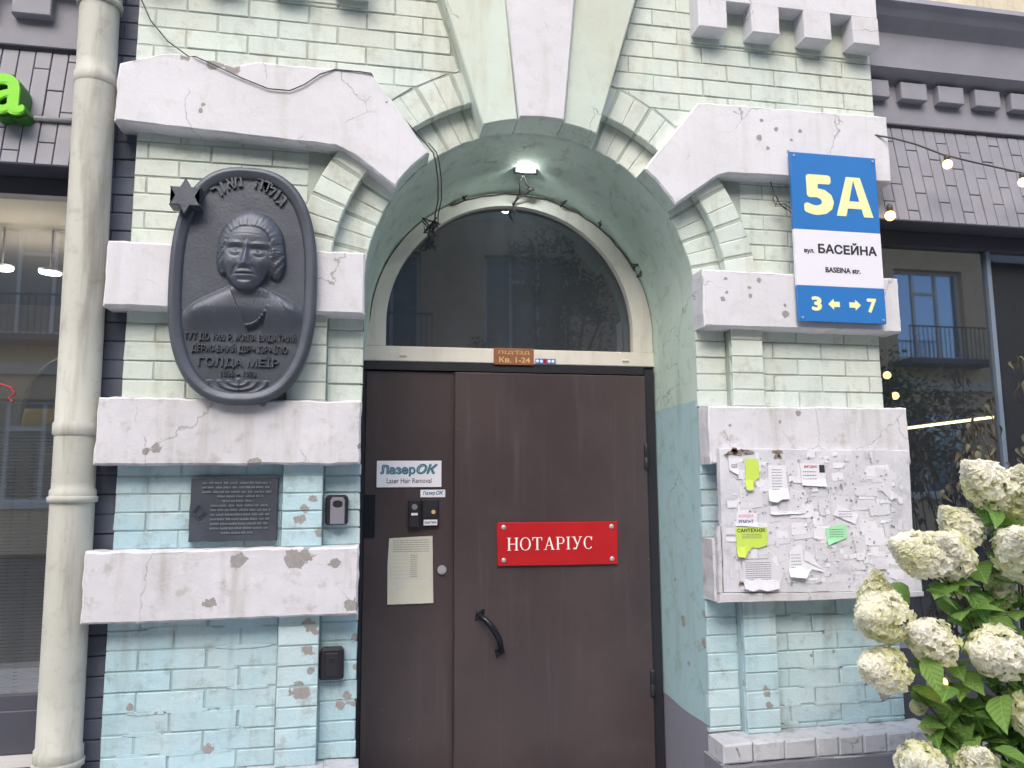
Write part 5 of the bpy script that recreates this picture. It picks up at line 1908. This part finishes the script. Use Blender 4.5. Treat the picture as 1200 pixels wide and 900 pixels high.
# ------------------------------------------------------------------ the other side of the street (seen in the panes)
OY = -16.5
OB = thing('opposite_building', 'beige rendered house across the street mirrored in the window panes', 'building', (2, OY, 0))
bays = [-25.0 + 4.2 * i for i in range(11)]
floors = [(1.2, 3.7), (5.3, 8.1), (9.3, 11.9)]
wv = MB()
xs_ = [-27.4]
for bx_ in bays:
    xs_ += [bx_ - 1.2, bx_ + 1.2]
xs_ += [19.0]
for a, b_ in zip(xs_[0::2], xs_[1::2]):
    wv.box(a, b_, OY - .5, OY, 0, 13.2)
for bx_ in bays:
    zz_ = [0] + [v for f_ in floors for v in f_] + [13.2]
    for a, b_ in zip(zz_[0::2], zz_[1::2]):
        wv.box(bx_ - 1.2, bx_ + 1.2, OY - .5, OY - .004, a, b_)
wv.build('wall', MAT['beige'], OB)
MB().box(-27.6, 19.2, OY - .5, OY + .5, 13.2, 13.7).box(-27.6, 19.2, OY - .5, OY + .2, 12.8, 13.199).build('cornice', MAT['trim'], OB)
MB().box(-27.4, 19.0, OY, OY + .15, 4.3, 4.6).build('string_course', MAT['trim'], OB)
MB().box(-27.4, 19.0, OY - 8, OY - .6, 0, 13.3).build('back_block', MAT['hall'], OB)
fm_ = pm_ = None
for bx_ in bays:
    for (a, b_) in floors:
        if fm_ is None or (b_ - a) not in fm_:
            q = MB()
            h_ = b_ - a
            q.box(-1.2, -1.10, OY - .30, OY - .20, 0, h_).box(1.10, 1.2, OY - .30, OY - .20, 0, h_).box(-1.10, 1.10, OY - .30, OY - .20, 0, .1).box(-1.10, 1.10, OY - .30, OY - .20, h_ - .1, h_)
            q.box(-.45, -.36, OY - .30, OY - .21, .1, h_ - .1).box(.36, .45, OY - .30, OY - .21, .1, h_ - .1).box(-.36, .36, OY - .30, OY - .21, h_ - .75, h_ - .67)
            q.box(-1.32, 1.32, OY + .001, OY + .12, -.12, -.002)
            fo = q.build('window', MAT['window_white'], OB)
            pk = MB()
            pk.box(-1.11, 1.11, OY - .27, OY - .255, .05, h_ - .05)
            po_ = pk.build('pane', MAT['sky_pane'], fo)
            fm_ = fm_ or {}
            fm_[h_] = (fo.data, po_.data)
        else:
            fo = mobj('window', fm_[h_ if False else (b_ - a)][0], None, OB)
            po_ = mobj('pane', fm_[b_ - a][1], None, fo)
        fo.location = (bx_, 0, a)
        if bx_ < 9:                     # grey panes, their duller reflection painted into the colour
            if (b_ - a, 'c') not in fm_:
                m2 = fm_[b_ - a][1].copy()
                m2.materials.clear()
                m2.materials.append(MAT['dull_pane'])
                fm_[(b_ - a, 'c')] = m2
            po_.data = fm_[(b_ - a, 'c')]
# balconies on the middle floor
bal = None
for k, bx_ in enumerate(bays):
    if k % 2:
        continue
    q = MB()
    q.box(bx_ - 1.5, bx_ + 1.5, OY + .002, OY + .9, 5.02, 5.17)
    for i in range(21):
        x = bx_ - 1.45 + i * .145
        q.box(x - .01, x + .01, OY + .85, OY + .87, 5.17, 6.1)
    q.box(bx_ - 1.48, bx_ + 1.48, OY + .84, OY + .88, 6.1, 6.14)
    q.build('balcony', MAT['grey_dark'], OB)


LH = thing('lower_house', 'lower brown house down the street mirrored at the edge of the shop pane', 'building', (24.5, OY, 0))
MB().box(19.6, 31, OY - 6, OY - .3, 0, 8.4).build('wall', MAT['brown_wall'], LH)
b = MB()
v = [b.bm.verts.new(p) for p in ((19.3, OY + .2, 8.4), (31.3, OY + .2, 8.4), (31.3, OY - 6.2, 8.4), (19.3, OY - 6.2, 8.4), (19.3, OY - 3, 10.4), (31.3, OY - 3, 10.4))]
for f in ((0, 1, 5, 4), (2, 3, 4, 5), (0, 4, 3), (1, 2, 5), (0, 3, 2, 1)):
    b.bm.faces.new([v[i] for i in f])
b.build('roof', MAT['grey_dark'], LH)
for x in (21.5, 25, 28.5):
    for z in (1.2, 5.0):
        fo = MB().box(x - .8, x + .8, OY - .299, OY - .22, z, z + 2.2).build('window', MAT['window_white'], LH)
        MB().box(x - .68, x + .68, OY - .219, OY - .20, z + .12, z + 2.08).build('pane', MAT['dull_pane'], fo)


def street_tree(loc, label, seed, h0=3.2, rx=2.0, rz=2.3, nleaf=6000):
    T = thing('street_tree', label, 'tree', loc, 'street trees across from the entrance')
    rg = random.Random(seed)
    L0 = Vector(loc)
    tr_ = MB()
    tr_.tube([L0 + Vector((0.02 * math.sin(i), .03 * math.cos(i * 1.3), h0 * i / 6)) for i in range(7)], [.17 - .012 * i for i in range(7)], 10)
    tips = []
    for k in range(9):
        a = k * 2.4
        e_ = L0 + Vector((math.cos(a) * rx * .7, math.sin(a) * rx * .7, h0 + rz * rg.uniform(.1, 1.1)))
        s_ = L0 + Vector((0, 0, h0 * rg.uniform(.75, 1.0)))
        tr_.tube([s_, s_.lerp(e_, .5) + Vector((0, 0, .15)), e_], [.07, .045, .02], 6)
        tips.append(e_)
    tr_.build('trunk', MAT['bark'], T, smooth=True)
    vs, fs = [], []
    cl = [(L0 + Vector((rg.gauss(0, rx * .5), rg.gauss(0, rx * .5), h0 + rz * rg.uniform(0, 1.5))), rg.uniform(.35, .75)) for q in range(34)] + [(t, .6) for t in tips]
    for k in range(nleaf):
        cp, cr_ = rg.choice(cl)
        d = Vector((rg.gauss(0, 1), rg.gauss(0, 1), rg.gauss(0, .8)))
        p = cp + d.normalized() * cr_ * rg.random() ** .5
        u = Vector((rg.uniform(-1, 1), rg.uniform(-1, 1), rg.uniform(-.6, .6))).normalized()
        v = u.cross(Vector((rg.uniform(-1, 1), rg.uniform(-1, 1), rg.uniform(-1, 1)))).normalized()
        s = rg.uniform(.035, .07)
        i0 = len(vs)
        vs += [tuple(p - u * s), tuple(p + v * s * .5), tuple(p + u * s), tuple(p - v * s * .5)]
        fs.append((i0, i0 + 1, i0 + 2, i0 + 3))
    me = bpy.data.meshes.new('crown')
    me.from_pydata(vs, [], fs)
    mobj('crown', me, MAT['tree_leaf'], T)


street_tree((4.6, -12.6, -.13), 'slim street tree opposite the doorway, mirrored in the arched window', 3, 3.6, 1.1, 2.6, 7000)
street_tree((9.6, -9.0, -.13), 'leafy street tree opposite the second shop, mirrored in its pane', 8, 2.0, 1.0, 1.2)
